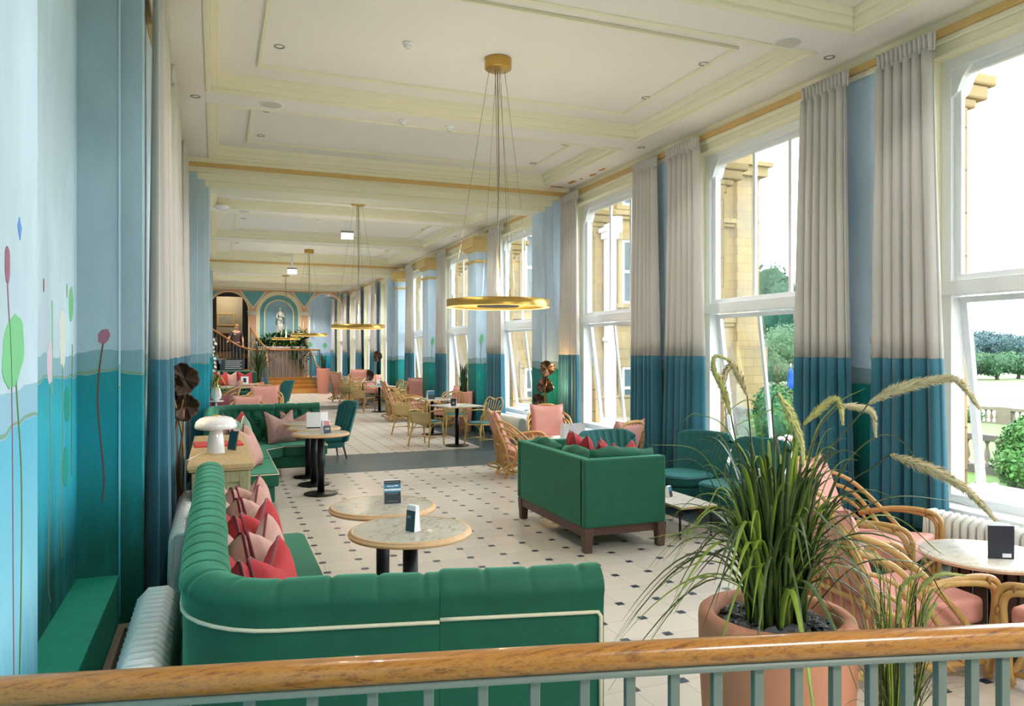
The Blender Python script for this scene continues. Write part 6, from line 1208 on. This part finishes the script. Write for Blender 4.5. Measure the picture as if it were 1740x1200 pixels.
x, y = pos(1344, 60); t = thing('parasol', 'closed blue parasol outside, seen through the second window', 'parasol', (x, y, GZ-.45)); MB().cyl(.03, 0, 2.2).build('pole', 'white_paint', t); MB().lathe([(.34, .1), (.28, .7), (.2, 1.25), (.22, 1.3), (.12, 1.65), (.03, 1.95), (0, 2.0)], 16).build('folded_canopy', 'blue_canvas', t)
x, y = pos(1357, 44); t = thing('lamp_post', 'white globe lamp post beside the closed blue parasol', 'lamp post', (x, y, GZ-.4)); MB().cyl(.05, 0, 1.75).build('post', 'baluster_paint', t); MB().ball((0, 0, 1.98), .19, 12).build('globe', 'white_gloss', t); MB().lathe([(.07, 2.14), (.05, 2.22), (0, 2.36)], 12).build('cap', 'baluster_paint', t)
def hydrangea(label, x, y, z, R_, seed, m='petal_pink'):
    t = thing('flowering_plant', label, 'flowers', (x, y, z)); rr = random.Random(seed); pot(t, R_*.7, .35, 'balustrade_stone', .03, .8, .05); mb = MB()
    leafy(mb, (0, 0, .35+R_*.5), R_, 260, .07, rr, .8); mb.build('foliage', ['leaf_green', 'near_foliage'], t, solid=.001); f0 = None
    for k in range(20):
        if f0 is None: f0 = MB().ball((0, 0, 0), .05, 6).build('flower_head', m, t); o_ = f0; mb = MB()
        else: o_ = f0.copy(); C.objects.link(o_); o_.parent = t
        a = rr.uniform(0, 6.28); q = rr.uniform(.1, 1)*R_; o_.location = (q*math.cos(a), q*math.sin(a), .35+R_*.55+math.sqrt(max(0, R_*R_-q*q))*.75)
    return t
hydrangea('pale pink flowering plant close outside the nearest window, above the sill', 8.45, 6.2, -.55, .26, 2); hydrangea('pink and white flowers outside the second window behind the grass plumes', 9.2, 10.3, -.5, .3, 4)
# exterior piers of the building and the stone wing beyond
for i, c in enumerate(PC[:7]):
    t = thing('stone_pier', 'warm stone pier outside the window wall, %s window gap' % ['first', 'second', 'third', 'fourth', 'fifth', 'sixth', 'seventh'][i], 'pier', (0, c, GZ)); MB().box(XW+.335, XW+.38, -.52, .52, 0, 5.0).box(XW+.34, XW+.41, -.56, .56, 0, 4.72).build('shaft', 'ashlar', t, bevel=.01)
    MB().box(XW+.335, XW+.46, -.5, .5, 4.45, 4.5).box(XW+.335, XW+.5, -.5, .5, 4.7, 4.8).box(XW+.335, XW+.6, -.5, .5, 4.8, 4.88).box(XW+.335, XW+.72, -.52, .52, 4.88, 5.0).box(XW+.335, XW+.8, -.54, .54, 5.0, 5.1).box(XW+.335, XW+.5, -.54, .54, 5.1, 5.35).build('corbel', 'stone_trim', t, bevel=.02)
WY0 = 26.0; HT = 10.6
t = thing('stone_wing', 'honey-coloured stone wing of the mansion seen through the third and fourth windows', 'building', (0, 0, GZ-.3))
MB().box(9.0, 21.2, WY0, WY0+14, 0, HT+1).build('wall', 'ashlar', t)
q = MB()
for (z0, z1, e) in ((10.2, 10.35, .2), (10.35, 10.75, .45), (10.75, 10.95, .6), (8.2, 8.35, .12), (8.35, 8.55, .2), (4.05, 4.2, .1), (4.2, 4.4, .18), (0, 1.2, .15), (1.2, 1.3, .2)): q.box(9.0, 21.2+e, WY0-e, WY0+.5, z0, z1)
q.build('cornice', 'stone_trim', t, bevel=.02); q = MB(); q.box(20.2, 21.35, WY0-.22, WY0+.3, 0, 10.2); q.box(20.1, 21.5, WY0-.35, WY0+.3, 3.2, 3.4); q.box(20.0, 21.6, WY0-.45, WY0+.3, 0, 3.2); q.build('corner_pilaster', 'ashlar', t, bevel=.02)
def wing_window(x, z0, z1, w):
    q = MB(); q.box(x-w/2-.2, x+w/2+.2, WY0-.12, WY0+.02, z1, z1+.25).box(x-w/2-.2, x-w/2, WY0-.08, WY0+.02, z0, z1).box(x+w/2, x+w/2+.2, WY0-.08, WY0+.02, z0, z1).box(x-w/2-.3, x+w/2+.3, WY0-.16, WY0+.02, z0-.18, z0); f = q.build('window', 'stone_trim', t, bevel=.01)
    MB().box(x-w/2, x+w/2, WY0-.02, WY0-.01, z0, z1).build('pane', 'dark_glass', f); q = MB(); q.box(x-w/2, x-w/2+.09, WY0-.06, WY0-.01, z0, z1).box(x+w/2-.09, x+w/2, WY0-.06, WY0-.01, z0, z1).box(x-w/2, x+w/2, WY0-.06, WY0-.01, (z0+z1)/2-.05, (z0+z1)/2+.05).box(x-w/2, x+w/2, WY0-.06, WY0-.01, z1-.09, z1).box(x-w/2, x+w/2, WY0-.06, WY0-.01, z0, z0+.09); q.build('sash', 'white_paint', f)
for x in (11.2, 15.35, 18.9): 
    for z0, z1 in ((.55+.2, 2.4), (4.9, 7.4), (8.75, 9.9)): wing_window(x, z0, z1, 1.0)
MB().box(14.0, 14.35, WY0-.45, WY0-.1, 0, 7.6).box(13.8, 14.55, WY0-.6, WY0-.05, 7.6, 8.2).box(13.9, 14.45, WY0-.52, WY0-.05, 7.35, 7.6).box(13.95, 14.4, WY0-.48, WY0-.08, 3.4, 3.55).build('rainwater_pipe', 'white_paint', t, bevel=.02)
bpy.context.view_layer.update()
